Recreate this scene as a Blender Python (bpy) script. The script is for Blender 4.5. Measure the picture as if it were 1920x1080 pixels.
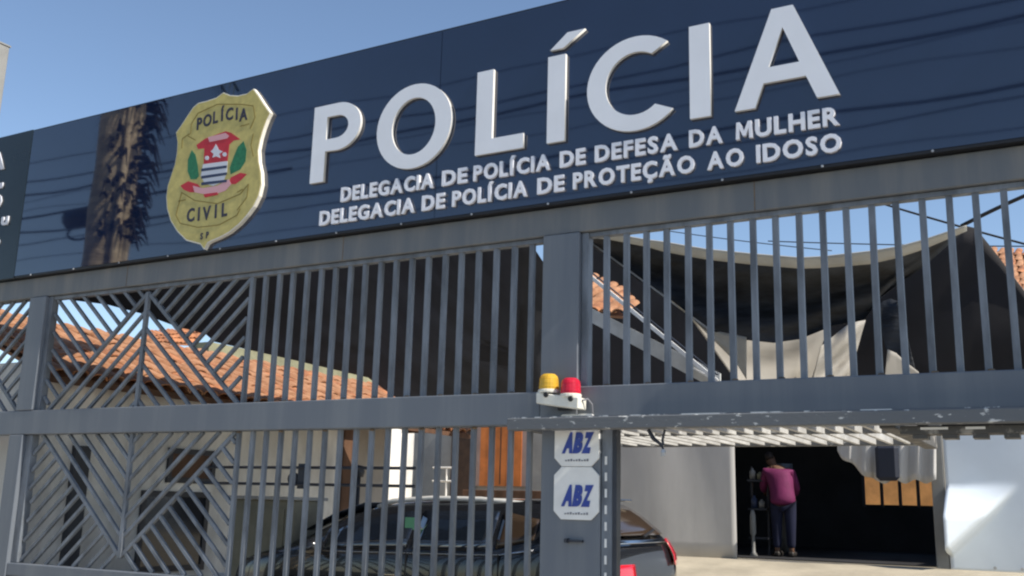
import bpy, bmesh, math, random
from mathutils import Vector, Matrix
R = math.radians
random.seed(7)
for o in list(bpy.data.objects): bpy.data.objects.remove(o)
S = bpy.context.scene
COL = S.collection

# ------------------------------------------------------------------ camera
D, EH = 5.6, 1.55
YAW, PIT, ROL, F = 0.5145257, 0.2146593, 0.0261812, 1882.49
fw = Vector((-math.sin(YAW)*math.cos(PIT), math.cos(YAW)*math.cos(PIT), math.sin(PIT)))
r0 = Vector((math.cos(YAW), math.sin(YAW), 0)); u0 = r0.cross(fw)
rt = r0*math.cos(ROL) + u0*math.sin(ROL); up = -r0*math.sin(ROL) + u0*math.cos(ROL)
CAM = Vector((0, -D, EH))
cd = bpy.data.cameras.new('camera'); cam = bpy.data.objects.new('camera', cd); COL.objects.link(cam)
m = Matrix((rt, up, -fw)).transposed().to_4x4(); m.translation = CAM
cam.matrix_world = m
cd.sensor_width = 36; cd.lens = 36*F/1920; cd.clip_end = 3000; cd.clip_start = .05
S.camera = cam

# ------------------------------------------------------------------ light
SUN_EL, SUN_AZ = R(43), R(93.5)          # azimuth clockwise from +Y
w = bpy.data.worlds.new('World'); S.world = w; w.use_nodes = True
nt = w.node_tree; bg = nt.nodes['Background']
sky = nt.nodes.new('ShaderNodeTexSky'); sky.sky_type = 'NISHITA'; sky.sun_disc = False
sky.sun_elevation = SUN_EL; sky.sun_rotation = SUN_AZ; sky.altitude = 600
sky.air_density = 1.0; sky.dust_density = .6; sky.ozone_density = 1.3
nt.links.new(sky.outputs[0], bg.inputs[0]); bg.inputs[1].default_value = .132
sl = bpy.data.lights.new('sun', 'SUN'); sl.energy = 5.0; sl.angle = R(.5); sl.color = (1, .93, .82)
so = bpy.data.objects.new('sun', sl); COL.objects.link(so)
sv = Vector((math.sin(SUN_AZ)*math.cos(SUN_EL), math.cos(SUN_AZ)*math.cos(SUN_EL), math.sin(SUN_EL)))
so.rotation_euler = sv.to_track_quat('Z', 'Y').to_euler(); so.location = sv*40
S.view_settings.view_transform = 'Standard'; S.view_settings.look = 'None'
S.view_settings.gamma = 1; S.view_settings.use_curve_mapping = False
S.view_settings.exposure = .38
S.render.engine = 'CYCLES'
S.cycles.filter_width = 2.2

# ------------------------------------------------------------------ helpers
def at(x, y, X=None, Y=None, Z=None):
    """world point seen at photo pixel (x,y) on a plane of known X, Y or Z"""
    d = fw*F + rt*(x-960) - up*(y-540)
    for i, v in enumerate((X, Y, Z)):
        if v is not None: return CAM + d*((v-CAM[i])/d[i])

def tag(o, label=None, cat=None, group=None, kind=None):
    if label: o['label'] = label
    if cat: o['category'] = cat
    if group: o['group'] = group
    if kind: o['kind'] = kind
    return o

def thing(name, label, cat, loc=(0, 0, 0), group=None):
    o = bpy.data.objects.new(name, None); COL.objects.link(o); o.location = loc
    o.empty_display_size = .2
    return tag(o, label, cat, group)

def base(o):
    p = Vector((0, 0, 0))
    while o is not None: p += o.location; o = o.parent
    return p
_inv = {}
def put(name, me, parent=None, loc=(0, 0, 0), rot=None, scale=None, mat=None):
    o = bpy.data.objects.new(name, me); COL.objects.link(o)
    if mat is not None and not me.materials: me.materials.append(mat)
    if parent is not None:
        o.parent = parent
        o.matrix_parent_inverse = Matrix.Translation(-_world[parent.name]) if parent.name in _world else Matrix.Translation(-parent.location)
    _world[o.name] = Vector(loc) if rot is None and scale is None else Vector(loc)
    o.location = loc
    if rot is not None: o.rotation_euler = rot
    if scale is not None: o.scale = scale
    return o
_world = {}

class MB:
    def __init__(s): s.v = []; s.f = []; s.sm = False
    def add(s, v, f):
        n = len(s.v); s.v += [Vector(p) for p in v]; s.f += [[i+n for i in q] for q in f]; return s
    def box(s, a, b):
        x0, y0, z0 = a; x1, y1, z1 = b
        return s.add([(x0,y0,z0),(x1,y0,z0),(x1,y1,z0),(x0,y1,z0),(x0,y0,z1),(x1,y0,z1),(x1,y1,z1),(x0,y1,z1)],
                     [(3,2,1,0),(4,5,6,7),(0,1,5,4),(1,2,6,5),(2,3,7,6),(3,0,4,7)])
    def bar(s, p, q, w, h, upv=(0, 1, 0)):
        p = Vector(p); q = Vector(q); d = (q-p).normalized(); a = d.cross(Vector(upv)).normalized()*w/2; b = a.cross(d).normalized()*h/2
        V = [p-a-b, p+a-b, p+a+b, p-a+b, q-a-b, q+a-b, q+a+b, q-a+b]
        return s.add(V, [(3,2,1,0),(4,5,6,7),(0,1,5,4),(1,2,6,5),(2,3,7,6),(3,0,4,7)])
    def tube(s, pts, r, n=8):
        pts = [Vector(p) for p in pts]; rs = r if isinstance(r, (list, tuple)) else [r]*len(pts)
        V = []; Fc = []
        for i, p in enumerate(pts):
            t = (pts[min(i+1, len(pts)-1)] - pts[max(i-1, 0)]).normalized()
            a = t.orthogonal().normalized() if i == 0 else (pa - t*pa.dot(t)).normalized()
            pa = a; b = t.cross(a)
            for k in range(n):
                g = 2*math.pi*k/n; V.append(p + (a*math.cos(g) + b*math.sin(g))*rs[i])
            if i:
                for k in range(n):
                    j = (k+1) % n; Fc.append(((i-1)*n+k, (i-1)*n+j, i*n+j, i*n+k))
        Fc.append(tuple(range(n))[::-1]); Fc.append(tuple((len(pts)-1)*n+k for k in range(n)))
        return s.add(V, Fc)
    def lathe(s, prof, c, n=20, axis='Z'):
        V = []; Fc = []
        for r_, z in prof:
            for k in range(n):
                g = 2*math.pi*k/n
                p = (r_*math.cos(g), r_*math.sin(g), z)
                if axis == 'Y': p = (p[0], p[2], p[1])
                if axis == 'X': p = (p[2], p[0], p[1])
                V.append(Vector(p)+Vector(c))
        for i in range(len(prof)-1):
            for k in range(n):
                j = (k+1) % n; Fc.append((i*n+k, i*n+j, (i+1)*n+j, (i+1)*n+k))
        Fc.append(tuple(range(n))[::-1]); Fc.append(tuple((len(prof)-1)*n+k for k in range(n)))
        return s.add(V, Fc)
    def prism(s, poly, y0, y1):
        """polygon in XZ, extruded between y0 (front) and y1"""
        n = len(poly)
        V = [(x, y0, z) for x, z in poly] + [(x, y1, z) for x, z in poly]
        Fc = [tuple(range(n)), tuple(range(2*n-1, n-1, -1))] + [(i, n+i, n+(i+1) % n, (i+1) % n) for i in range(n)]
        return s.add(V, Fc)
    def sheet(s, grid, th=.0):
        """grid[i][j] of points; thickness th along averaged normal"""
        a = len(grid); b = len(grid[0])
        V = [Vector(p) for row in grid for p in row]
        Fc = [(i*b+j, i*b+j+1, (i+1)*b+j+1, (i+1)*b+j) for i in range(a-1) for j in range(b-1)]
        return s.add(V, Fc)
    def mesh(s, name, mat, center=True, smooth=False, bevel=0, solid=0):
        if center and s.v:
            lo = Vector([min(v[i] for v in s.v) for i in range(3)]); hi = Vector([max(v[i] for v in s.v) for i in range(3)])
            c = (lo+hi)/2
        else: c = Vector((0, 0, 0))
        me = bpy.data.meshes.new(name); me.from_pydata([v-c for v in s.v], [], s.f)
        bm = bmesh.new(); bm.from_mesh(me)
        if not solid: bmesh.ops.recalc_face_normals(bm, faces=bm.faces)
        if solid:
            g = bm.faces[:]; r = bmesh.ops.solidify(bm, geom=g, thickness=solid)
        if bevel:
            bmesh.ops.bevel(bm, geom=bm.edges[:], offset=bevel, segments=1, affect='EDGES', clamp_overlap=True)
        bm.to_mesh(me); bm.free()
        if smooth:
            for p in me.polygons: p.use_smooth = True
        if mat: me.materials.append(mat)
        me.update()
        return me, c
    def build(s, name, mat, parent=None, smooth=False, bevel=0, solid=0):
        me, c = s.mesh(name, mat, True, smooth, bevel, solid)
        return put(name, me, parent, c)

# ------------------------------------------------------------------ materials
def lin(r, g, b):
    f = lambda c: ((c/255+.055)/1.055)**2.4 if c > 10 else c/255/12.92
    return (f(r), f(g), f(b))
def mat(name, col, rough=.6, metal=0, noise=0, nscale=8, col2=None, nscl=(1, 1, 1), bump=0, bscale=40, coat=0,
        spec=.5, trans=0, alpha=1, transmission=0, ior=1.45, thr=(.35, .65), detail=5):
    M = bpy.data.materials.new(name); M.use_nodes = True; N = M.node_tree.nodes; L = M.node_tree.links
    b = N['Principled BSDF']; b.inputs['Roughness'].default_value = rough; b.inputs['Metallic'].default_value = metal
    b.inputs['Base Color'].default_value = (*col, 1); b.inputs['Coat Weight'].default_value = coat
    b.inputs['Specular IOR Level'].default_value = spec; b.inputs['IOR'].default_value = ior
    b.inputs['Transmission Weight'].default_value = transmission; b.inputs['Alpha'].default_value = alpha
    tc = N.new('ShaderNodeTexCoord'); mp = N.new('ShaderNodeMapping'); mp.inputs['Scale'].default_value = nscl
    geo = N.new('ShaderNodeNewGeometry')
    L.new(geo.outputs['Position'], mp.inputs[0])
    if col2 is not None or noise:
        n = N.new('ShaderNodeTexNoise'); n.inputs['Scale'].default_value = nscale; n.inputs['Detail'].default_value = detail
        n.inputs['Roughness'].default_value = .6
        L.new(mp.outputs[0], n.inputs[0])
        cr = N.new('ShaderNodeValToRGB'); cr.color_ramp.elements[0].position = thr[0]; cr.color_ramp.elements[1].position = thr[1]
        c2 = col2 if col2 is not None else tuple(min(1, c*(1+noise)) for c in col)
        c1 = col if col2 is not None else tuple(c*(1-noise) for c in col)
        cr.color_ramp.elements[0].color = (*c1, 1); cr.color_ramp.elements[1].color = (*c2, 1)
        L.new(n.outputs[0], cr.inputs[0]); L.new(cr.outputs[0], b.inputs['Base Color'])
    if bump:
        n2 = N.new('ShaderNodeTexNoise'); n2.inputs['Scale'].default_value = bscale; n2.inputs['Detail'].default_value = 4
        L.new(mp.outputs[0], n2.inputs[0])
        bp = N.new('ShaderNodeBump'); bp.inputs['Strength'].default_value = bump; bp.inputs['Distance'].default_value = .02
        L.new(n2.outputs[0], bp.inputs['Height']); L.new(bp.outputs[0], b.inputs['Normal'])
    if trans:
        out = N['Material Output']; t = N.new('ShaderNodeBsdfTranslucent'); t.inputs[0].default_value = (*col, 1)
        mx = N.new('ShaderNodeMixShader'); mx.inputs[0].default_value = trans
        L.new(b.outputs[0], mx.inputs[1]); L.new(t.outputs[0], mx.inputs[2]); L.new(mx.outputs[0], out.inputs[0])
        if col2 is not None or noise: L.new(cr.outputs[0], t.inputs[0])
    return M

M = {}
M['gate'] = mat('gate_paint', (.145, .162, .186), .5, noise=.32, nscale=1.6, nscl=(6, 6, 1.6), bump=.04, bscale=30)
M['beam'] = mat('beam_paint', (.135, .152, .178), .48, col2=(.19, .205, .22), nscale=1.0, nscl=(5, 1, .35), thr=(.45, .8), bump=.04, bscale=20)
M['topbeam'] = mat('top_beam_paint', (.135, .145, .155), .55, col2=(.25, .235, .21), nscale=1.2, nscl=(4, 1, .5), thr=(.45, .85), bump=.05, bscale=20)
M['chipped'] = mat('chipped_paint', (.125, .132, .14), .55, col2=(.55, .55, .53), nscale=15, nscl=(.8, 1, 2.2), thr=(.60, .635), bump=.1, bscale=40)
M['chipstrip'] = mat('chipped_edge', (.12, .13, .15), .6, col2=(.70, .69, .66), nscale=7, thr=(.47, .52))
M['leaf'] = mat('leaf_paint', (.42, .42, .41), .5, noise=.2, nscale=5)
M['sign'] = mat('sign_navy', (.008, .016, .045), .036, noise=.15, nscale=.7, spec=.75, ior=1.68, coat=.08, bump=.010, bscale=1.1)
M['signgrey'] = mat('sign_slate', (.018, .026, .030), .16, spec=.4, noise=.1, nscale=2)
M['signedge'] = mat('sign_edge', (.015, .015, .018), .5)
M['white'] = mat('letter_white', (.84, .85, .88), .4, noise=.03, nscale=3)
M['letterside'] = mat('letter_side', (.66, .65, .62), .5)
M['smallwhite'] = mat('small_letter_white', (.84, .84, .88), .4)
M['gold'] = mat('emblem_gold', (.50, .42, .14), .45, noise=.14, nscale=14)
M['goldline'] = mat('emblem_line', (.22, .17, .04), .5)
M['cream'] = mat('emblem_edge', (.80, .77, .68), .5)
M['black'] = mat('black_paint', (.012, .012, .014), .5)
M['ink'] = mat('emblem_ink', (.03, .03, .05), .5)
M['red'] = mat('emblem_red', (.50, .025, .04), .5, noise=.1, nscale=20)
M['pinkwhite'] = mat('emblem_ribbon_light', (.65, .35, .38), .5)
M['green'] = mat('emblem_green', (.02, .17, .075), .5, noise=.2, nscale=30)
M['ewhite'] = mat('emblem_white', (.62, .64, .70), .5)
M['navy'] = mat('emblem_navy', (.03, .045, .10), .5)
M['steelblue'] = mat('bag_navy', (.008, .012, .025), .7)
M['blueink'] = mat('blue_ink', (.03, .06, .30), .5)
M['plate'] = mat('plate_white', (.78, .77, .74), .45, noise=.05, nscale=8)
M['greyink'] = mat('grey_ink', (.22, .22, .24), .6)
M['beaconwhite'] = mat('beacon_base', (.70, .68, .60), .5, noise=.06, nscale=20)
M['yellow'] = mat('beacon_yellow', (.80, .52, .06), .25, noise=.15, nscale=20, trans=.35)
M['redlens'] = mat('beacon_red', (.75, .03, .07), .2, noise=.15, nscale=20, trans=.35)
M['whitewall_'] = mat('pillar_render', (.5, .49, .46), .85, noise=.1, nscale=2)
M['runner'] = mat('worn_runner', (.075, .072, .068), .7, col2=(.30, .28, .25), nscale=11, thr=(.55, .66))
M['rust'] = mat('rusty_steel', (.09, .075, .06), .8, col2=(.22, .15, .09), nscale=12)
M['shade'] = mat('black_shade_cloth', (.014, .016, .022), .85, noise=.35, nscale=1.3, nscl=(1.5, .4, 1), trans=.30, bump=.25, bscale=3)
M['shade2'] = mat('dark_grey_cloth', (.016, .021, .030), .7, noise=.7, nscale=1.5, nscl=(1.2, 1, 4.2), trans=.06, bump=1, bscale=4)
M['greycloth'] = mat('grey_hem_and_lit_rim', (.52, .52, .49), .8, noise=.08, nscale=4, trans=.4)  # grey hem; also colours the sagging cloth's rim as if sunlit
M['beige'] = mat('beige_tarpaulin', (.56, .535, .49), .75, noise=.06, nscale=2, trans=.5, bump=.2, bscale=3)
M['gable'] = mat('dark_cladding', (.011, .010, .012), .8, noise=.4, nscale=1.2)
M['brown'] = mat('dark_brown_board', (.05, .028, .018), .75, noise=.3, nscale=5)
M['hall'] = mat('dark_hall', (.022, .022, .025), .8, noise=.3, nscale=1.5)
M['canvas'] = mat('grey_canvas', (.44, .43, .415), .75, noise=.07, nscale=1.2, nscl=(2, 1, .5), bump=.35, bscale=1.6)
M['canvas2'] = mat('pale_canvas', (.66, .73, .80), .6, noise=.04, nscale=1.2, bump=.12, bscale=1.6)
M['post'] = mat('grey_column', (.22, .22, .21), .7, noise=.1, nscale=5)
M['whitewall'] = mat('white_plaster', (.66, .65, .62), .85, noise=.24, nscale=1.3, nscl=(1, 1.4, .6), bump=.12, bscale=25)
M['greenwall'] = mat('mossy_plaster', (.24, .235, .15), .9, noise=.22, nscale=2.5, bump=.2, bscale=20)
M['greywall'] = mat('grey_plaster', (.33, .325, .31), .9, noise=.14, nscale=2)
M['tile'] = mat('clay_tile', (.25, .11, .05), .85, col2=(.42, .22, .12), nscale=5, bump=.2, bscale=40)
M['tileold'] = mat('old_clay_tile', (.20, .085, .045), .9, col2=(.48, .20, .09), nscale=4, bump=.2, bscale=40)
M['wood'] = mat('wood_brown', (.09, .045, .025), .7, noise=.3, nscale=6, nscl=(1, 1, .3))
M['orange'] = mat('orange_paint', (.62, .19, .045), .6, noise=.2, nscale=3)
M['orangewall'] = mat('orange_plaster', (.72, .36, .13), .85, noise=.18, nscale=2.5)
M['pinkframe'] = mat('pinkish_plaster', (.42, .30, .26), .8, noise=.1, nscale=4)
M['fascia'] = mat('white_fascia', (.70, .70, .68), .6, noise=.1, nscale=4)
M['fascia2'] = mat('grey_fascia', (.42, .43, .42), .6, noise=.15, nscale=4)
M['steel'] = mat('dark_steel', (.03, .034, .045), .5, noise=.2, nscale=8)
M['conc'] = mat('concrete', (.42, .37, .28), .9, noise=.16, nscale=1.4, bump=.2, bscale=15)
M['asphalt'] = mat('asphalt', (.05, .05, .052), .9, noise=.25, nscale=6, bump=.4, bscale=60)
M['pave'] = mat('pavement_concrete', (.42, .39, .34), .9, noise=.15, nscale=2, bump=.2, bscale=30)
M['kerb'] = mat('kerb_stone', (.32, .31, .29), .9, noise=.15, nscale=6)
M['yellowbox'] = mat('ochre_plaster', (.20, .19, .145), .9, noise=.14, nscale=3)
M['trunk'] = mat('palm_bark', (.80, .64, .42), .9, col2=(.36, .28, .18), nscale=2.2, nscl=(1, 1, 6), thr=(.4, .75), bump=.8, bscale=9)
M['frond'] = mat('palm_frond', (.05, .075, .022), .6, noise=.4, nscale=3, trans=.2)
M['wire'] = mat('cable_black', (.012, .012, .013), .6)
M['galv'] = mat('galvanised', (.45, .46, .47), .5, metal=.3, noise=.15, nscale=10)
M['carpaint'] = mat('black_car_paint', (.012, .013, .016), .22, coat=1, noise=.1, nscale=3)
M['glass'] = mat('car_glass', (.010, .014, .022), .03, spec=1, ior=1.7, coat=.6)
M['brownglass'] = mat('tinted_rear_glass', (.045, .030, .020), .08, spec=.7)
M['chrome'] = mat('chrome', (.72, .73, .74), .15, metal=1)
M['rail'] = mat('pale_roof_glint', (.72, .72, .70), .35, metal=.2)  # paleness stands in for sky reflected along the car roof
M['taillight'] = mat('tail_lamp_red', (.62, .015, .03), .15, coat=1)
M['clear'] = mat('lamp_clear', (.7, .72, .75), .1, coat=1)
M['rubber'] = mat('tyre_rubber', (.015, .015, .015), .85)
M['sticker'] = mat('green_sticker', (.12, .35, .20), .5)
M['skin'] = mat('skin', (.15, .08, .05), .6)
M['pink'] = mat('magenta_shirt', (.13, .012, .07), .8, noise=.15, nscale=6, bump=.3, bscale=14)
M['jeans'] = mat('navy_trousers', (.006, .009, .032), .85, noise=.2, nscale=8)
M['hair'] = mat('dark_hair', (.015, .01, .008), .7)
M['shoe'] = mat('dark_shoe', (.02, .017, .015), .6)
M['darkglass'] = mat('window_glass_dark', (.02, .022, .028), .08, spec=.7)
M['bluegrey'] = mat('blue_grey_sheet', (.10, .11, .12), .6, noise=.15, nscale=3)

unit = MB().box((-.5, -.5, -.5), (.5, .5, .5))
def unitmesh(name, m_, bev=0):
    me, _ = unit.mesh(name, m_, False, False, bev); return me
UBAR = unitmesh('bar', M['gate'])
def ubar(name, me, parent, p, q, w, dpt):
    """unit box stretched from p to q inside the XZ plane"""
    p = Vector(p); q = Vector(q); d = q-p
    ang = math.atan2(d.x, d.z)
    return put(name, me, parent, (p+q)/2, (0, ang, 0), (w, dpt, d.length))

# glyphs ------------------------------------------------------------
_g = {}
def glyph(ch, bold=.02, extr=.02, mat_=None):
    k = (ch, bold, extr, mat_.name)
    if k in _g: return _g[k]
    if ch == 'M':
        P = [(-.5,-.03),(-.30,-.03),(-.28,.62),(-.08,.14),(.08,.14),(.28,.62),(.30,-.03),(.5,-.03),(.45,1.03),(.24,1.03),(0,.44),(-.24,1.03),(-.45,1.03)]
        me = MB().prism(P, -extr*.7, extr*.7).mesh('letter', mat_, False)[0]
        _g[k] = (me, 1.0); return _g[k]
    def mk(c, off, ex):
        cu = bpy.data.curves.new('glyph', 'FONT'); cu.body = c; cu.size = 1; cu.offset = off; cu.extrude = ex; cu.resolution_u = 3
        ob = bpy.data.objects.new('glyph', cu); COL.objects.link(ob)
        dg = bpy.context.evaluated_depsgraph_get(); dg.update()
        me = bpy.data.meshes.new_from_object(ob.evaluated_get(dg)); bpy.data.objects.remove(ob); bpy.data.curves.remove(cu)
        return me
    if 'H' not in _g:
        h = mk('H', 0, 0); _g['H'] = max(v.co.y for v in h.vertices) - min(v.co.y for v in h.vertices)
    me = mk(ch, bold, extr/2); s = 1/_g['H']
    x0 = min(v.co.x for v in me.vertices); x1 = max(v.co.x for v in me.vertices)
    for v in me.vertices:
        x, y, z = v.co; v.co = ((x-(x0+x1)/2)*s, -z, y*s)
    me.name = 'letter'; me.materials.clear(); me.materials.append(mat_); me.update()
    _g[k] = (me, (x1-x0)*s); return _g[k]
def word(txt, xa, xb, z, h, y, parent, mat_, bold=.03, name='letter', extr=.02, gap=.16, slant=0, lift=0):
    gs = [glyph(c, bold if c != 'M' else 0, extr, mat_) for c in txt]
    tot = sum(g[1] for g in gs) + gap*(len(gs)-1)
    sx = (xb-xa)/tot; x = xa
    for i, (me, wd) in enumerate(gs):
        o = put(name, me, parent, (x+wd*sx/2, y, z+lift*i), None, (sx, 1, h)); x += (wd+gap)*sx
        if slant: o.rotation_euler = (0, slant, 0)

def shape(splines, y0, y1, mface, name, parent, mside=None):
    """flat letter from closed XZ polylines (holes allowed), extruded from y0 (front) to y1"""
    cu = bpy.data.curves.new('s', 'CURVE'); cu.dimensions = '2D'; cu.fill_mode = 'BOTH'; cu.extrude = abs(y1-y0)/2
    for sp in splines:
        s_ = cu.splines.new('POLY'); s_.points.add(len(sp)-1); s_.use_cyclic_u = True
        for p_, (x, z) in zip(s_.points, sp): p_.co = (x, z, 0, 1)
    ob = bpy.data.objects.new('s', cu); COL.objects.link(ob)
    dg = bpy.context.evaluated_depsgraph_get(); dg.update()
    me = bpy.data.meshes.new_from_object(ob.evaluated_get(dg)); bpy.data.objects.remove(ob); bpy.data.curves.remove(cu)
    xs = [v.co.x for v in me.vertices]; zs = [v.co.y for v in me.vertices]
    c = ((min(xs)+max(xs))/2, (y0+y1)/2, (min(zs)+max(zs))/2)
    for v in me.vertices:
        x, y, z = v.co; v.co = (x-c[0], -z, y-c[2])
    me.materials.clear(); me.materials.append(mface)
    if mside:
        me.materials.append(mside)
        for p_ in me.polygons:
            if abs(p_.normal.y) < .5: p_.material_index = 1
    me.name = name; me.update()
    return put(name, me, parent, c)
def arc(cx, cz, rx, rz, a0, a1, n=20):
    return [(cx+rx*math.cos(R(a0+(a1-a0)*i/n)), cz+rz*math.sin(R(a0+(a1-a0)*i/n))) for i in range(n+1)]

# ================================================================== SETTING
def zyard(Y):
    if Y < 3.4: return .10
    if Y > 9.0: return .88
    t = (Y-3.4)/5.6; return .10 + .78*t
g = MB(); g.sheet([[(-400, -400, -.06), (400, -400, -.06)], [(-400, 600, -.06), (400, 600, -.06)]])
tag(g.build('ground', M['pave']), kind='structure')
g = MB(); g.box((-60, -11, -.055), (60, -4.6, -.02)); tag(g.build('road', M['asphalt']), kind='structure')
sw = MB().box((-60, -4.4, -.05), (60, -.15, .10)).build('pavement', M['pave']); tag(sw, kind='structure')
kb = unitmesh('kerb_stone', M['kerb'], .02)
for i in range(24): put('kerb_stone', kb, sw, (-16+i*1.0, -4.5, .03), None, (.985, .2, .16))
sw2 = MB().box((-60, -13.4, -.05), (60, -11.2, .10)).build('pavement', M['pave']); tag(sw2, kind='structure')
g = MB()
ys = [-.15, 0, 1, 2, 3.4, 4.2, 5, 6, 7, 8, 9, 10, 12, 16, 24]
g.sheet([[(x, y, zyard(y)+.004) for x in (-14, -10, -6, -3, 0, 4)] for y in ys])
tag(g.build('yard_floor', M['conc'], smooth=True), kind='structure')

# ================================================================== GATE
gate = thing('steel_gate', 'grey painted steel gate with upright and herringbone bars under the police sign', 'gate', (-5, .04, .1))
XL, XA, XB = -7.90, -5.51, -6.67
def gbox(name, a, b, m_, bev=.006): return MB().box(a, b).build(name, m_, gate, bevel=bev)
gbox('top_beam', (-10.2, 0, 3.278), (.9, .12, 3.462), M['topbeam'])
gbox('middle_beam', (-10.2, -.012, 2.056), (-2.935, .11, 2.262), M['beam'])
gbox('middle_beam', (-2.675, -.010, 2.10), (.9, .11, 2.288), M['beam'])
gbox('post', (-2.935, -.016, 2.052), (-2.675, .12, 3.276), M['beam'])
gbox('post', (-2.915, -.02, .10), (-2.515, .05, 2.050), M['beam'])
gbox('post', (-8.13, -.016, 2.264), (-7.905, .12, 3.276), M['beam'])
gbox('post', (-8.17, -.016, .10), (-7.985, .12, 2.054), M['beam'])
gbox('side_frame', (-2.674, .02, 2.290), (-2.625, .09, 3.276), M['gate'], .004)
gbox('side_frame', (-7.904, .02, 2.264), (-7.86, .09, 3.276), M['gate'], .004)
gbox('side_frame', (-7.984, .02, .985), (-7.90, .09, 2.054), M['gate'], .004)
gbox('bottom_beam', (-7.984, -.008, .88), (-2.916, .10, .983), M['beam'])
gbox('kick_plate', (-7.984, .02, .12), (-2.916, .05, .878), M['gate'])
# thin lip under the top beam, in two lengths
gbox('beam_lip', (-7.858, .03, 3.245), (-2.937, .085, 3.276), M['gate'], .003)
gbox('beam_lip', (-2.623, .03, 3.245), (.9, .085, 3.276), M['gate'], .003)
BW, BD = .034, .03
for i in range(19):
    x = -5.51 + i*.1368
    if i < 19:
        ubar('bar', UBAR, gate, (x, .055, 2.262), (x+random.uniform(-.004, .004), .055, 3.246), BW, BD)
for i in range(19):
    x = -5.525 + i*.1382
    ubar('bar', UBAR, gate, (x, .055, .983), (x+random.uniform(-.003, .003), .055, 2.056), BW*.92, BD)
for i in range(24):
    x = -2.512 + i*.1336
    ubar('bar', UBAR, gate, (x, .055, 2.288), (x+random.uniform(-.004, .004), .055, 3.246), BW, BD)

def clipseg(p, d, poly):
    """clip the infinite line p+t*d to a convex polygon (ccw)"""
    t0, t1 = -99, 99
    n = len(poly)
    for i in range(n):
        a = poly[i]; b = poly[(i+1) % n]
        nx, nz = -(b[1]-a[1]), (b[0]-a[0])
        num = (a[0]-p[0])*nx + (a[1]-p[1])*nz; den = d[0]*nx + d[1]*nz
        if abs(den) < 1e-9:
            if num > 0: return None
            continue
        t = num/den
        if den > 0: t0 = max(t0, t)
        else: t1 = min(t1, t)
    if t1-t0 < .05: return None
    return (p[0]+d[0]*t0, p[1]+d[1]*t0), (p[0]+d[0]*t1, p[1]+d[1]*t1)
def ccw(poly):
    s = sum(poly[i][0]*poly[(i+1) % len(poly)][1]-poly[(i+1) % len(poly)][0]*poly[i][1] for i in range(len(poly)))
    return poly if s > 0 else poly[::-1]
def fam(poly, slope, x0, z0, step, y):
    poly = ccw(poly)
    for k in range(-24, 25):
        r_ = clipseg((x0+k*step, z0), (1, slope), poly)
        if r_:
            (a, b), (c, d_) = r_
            ubar('diagonal_bar', UBAR, gate, (a, y, b), (c, y, d_), .027, .024)
SL = .86
def chevron(xl, xr, ax, z0, z1, upward, step=.172):
    """nested chevrons about the axis; upward: apex at the top"""
    apex = z1-.06 if upward else z0+.10
    far = z0 if upward else z1
    for sx, xe in ((-1, xl), (1, xr)):
        wd = abs(xe-ax)
        slope = SL*(-sx) if upward else SL*sx
        zz = apex + slope*(xe-ax)           # height where outermost arm meets the side
        zc = max(z0, min(z1, zz)); xc = ax + (zc-apex)/slope
        inner = [(ax, apex), (ax, far), (xc, far)] if abs(zc-zz) > 1e-6 else [(ax, apex), (ax, far), (xe, far), (xe, zz)]
        top = z1 if upward else z0
        outer = [(ax, apex), (ax, top), (xe, top), (xe, far), (xc, far)] if abs(zc-zz) > 1e-6 else [(ax, apex), (ax, top), (xe, top), (xe, zz)]
        e = 1 if upward else -1
        # outermost arm, doubled
        ubar('diagonal_bar', UBAR, gate, (ax, .055, apex), (xc, .055, zc), .030, .028)
        fam(inner, slope, ax, apex, step, .055)
        fam([(ax, apex), (ax, top), (xe, top), (xc if abs(zc-zz) > 1e-6 else xe, zc)], -slope, ax+sx*.09, apex, step, .055) if abs(zc-zz) > 1e-6 else fam(outer, -slope, ax+sx*.09, apex, step, .055)
        if abs(zc-zz) > 1e-6:
            fam([(xe, top), (xe, far), (xc, far)], -slope, ax+sx*.09, apex, step, .0551)
    if upward: ubar('axis_bar', UBAR, gate, (ax, .05, z0), (ax, .05, apex), .036, .03)
    else: ubar('axis_bar', UBAR, gate, (ax, .05, apex), (ax, .05, z1), .036, .03)
chevron(-7.86, -5.527, -6.67, 2.264, 3.276, True)
chevron(-7.90, -5.542, -6.68, .985, 2.054, False)
chevron(-10.2, -8.132, -9.30, 2.264, 3.276, True)
ubar('bar', UBAR, gate, (-9.2, .05, .1), (-9.2, .05, 2.054), .04, .03)
wm = MB().lathe([(0, -.012), (.02, -.008), (.024, 0), (.018, .008), (0, .012)], (0, 0, 0), 7).mesh('weld_bead', M['rust'])[0]
for i in range(19):
    if i % 2: put('weld_bead', wm, gate, (-5.51+i*.1368+.012, .042, 2.268), None, (.9, .5, 1))
    if i % 3 == 0: put('weld_bead', wm, gate, (-5.525+i*.1382+.01, .04, 2.048), None, (.9, .5, .8))
for i in range(19):
    if i % 2 == 0: put('weld_bead', wm, gate, (-2.512+i*.1336+.012, .042, 2.294), None, (.9, .5, 1))
for x_ in (-6.9, -4.6, -1.55):
    MB().box((x_, -.0015, 3.279), (x_+.006, .0, 3.461)).build('beam_joint', M['rust'], gate)
# latch rods across the leaf's back
for z in (1.79, 1.67):
    p = MB().tube([(-5.95, .12, z), (-3.95, .12, z)], .011, 6); p.build('latch_rod', M['steel'], gate)
lk = MB().lathe([(.0, -.01), (.045, -.01), (.05, 0), (.045, .02), (0, .02)], (-5.05, .15, 1.71), 14, 'Y').build('latch', M['steel'], gate)
MB().box((-4.99, .13, 1.64), (-4.93, .17, 1.82)).build('latch_plate', M['steel'], gate)
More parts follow.
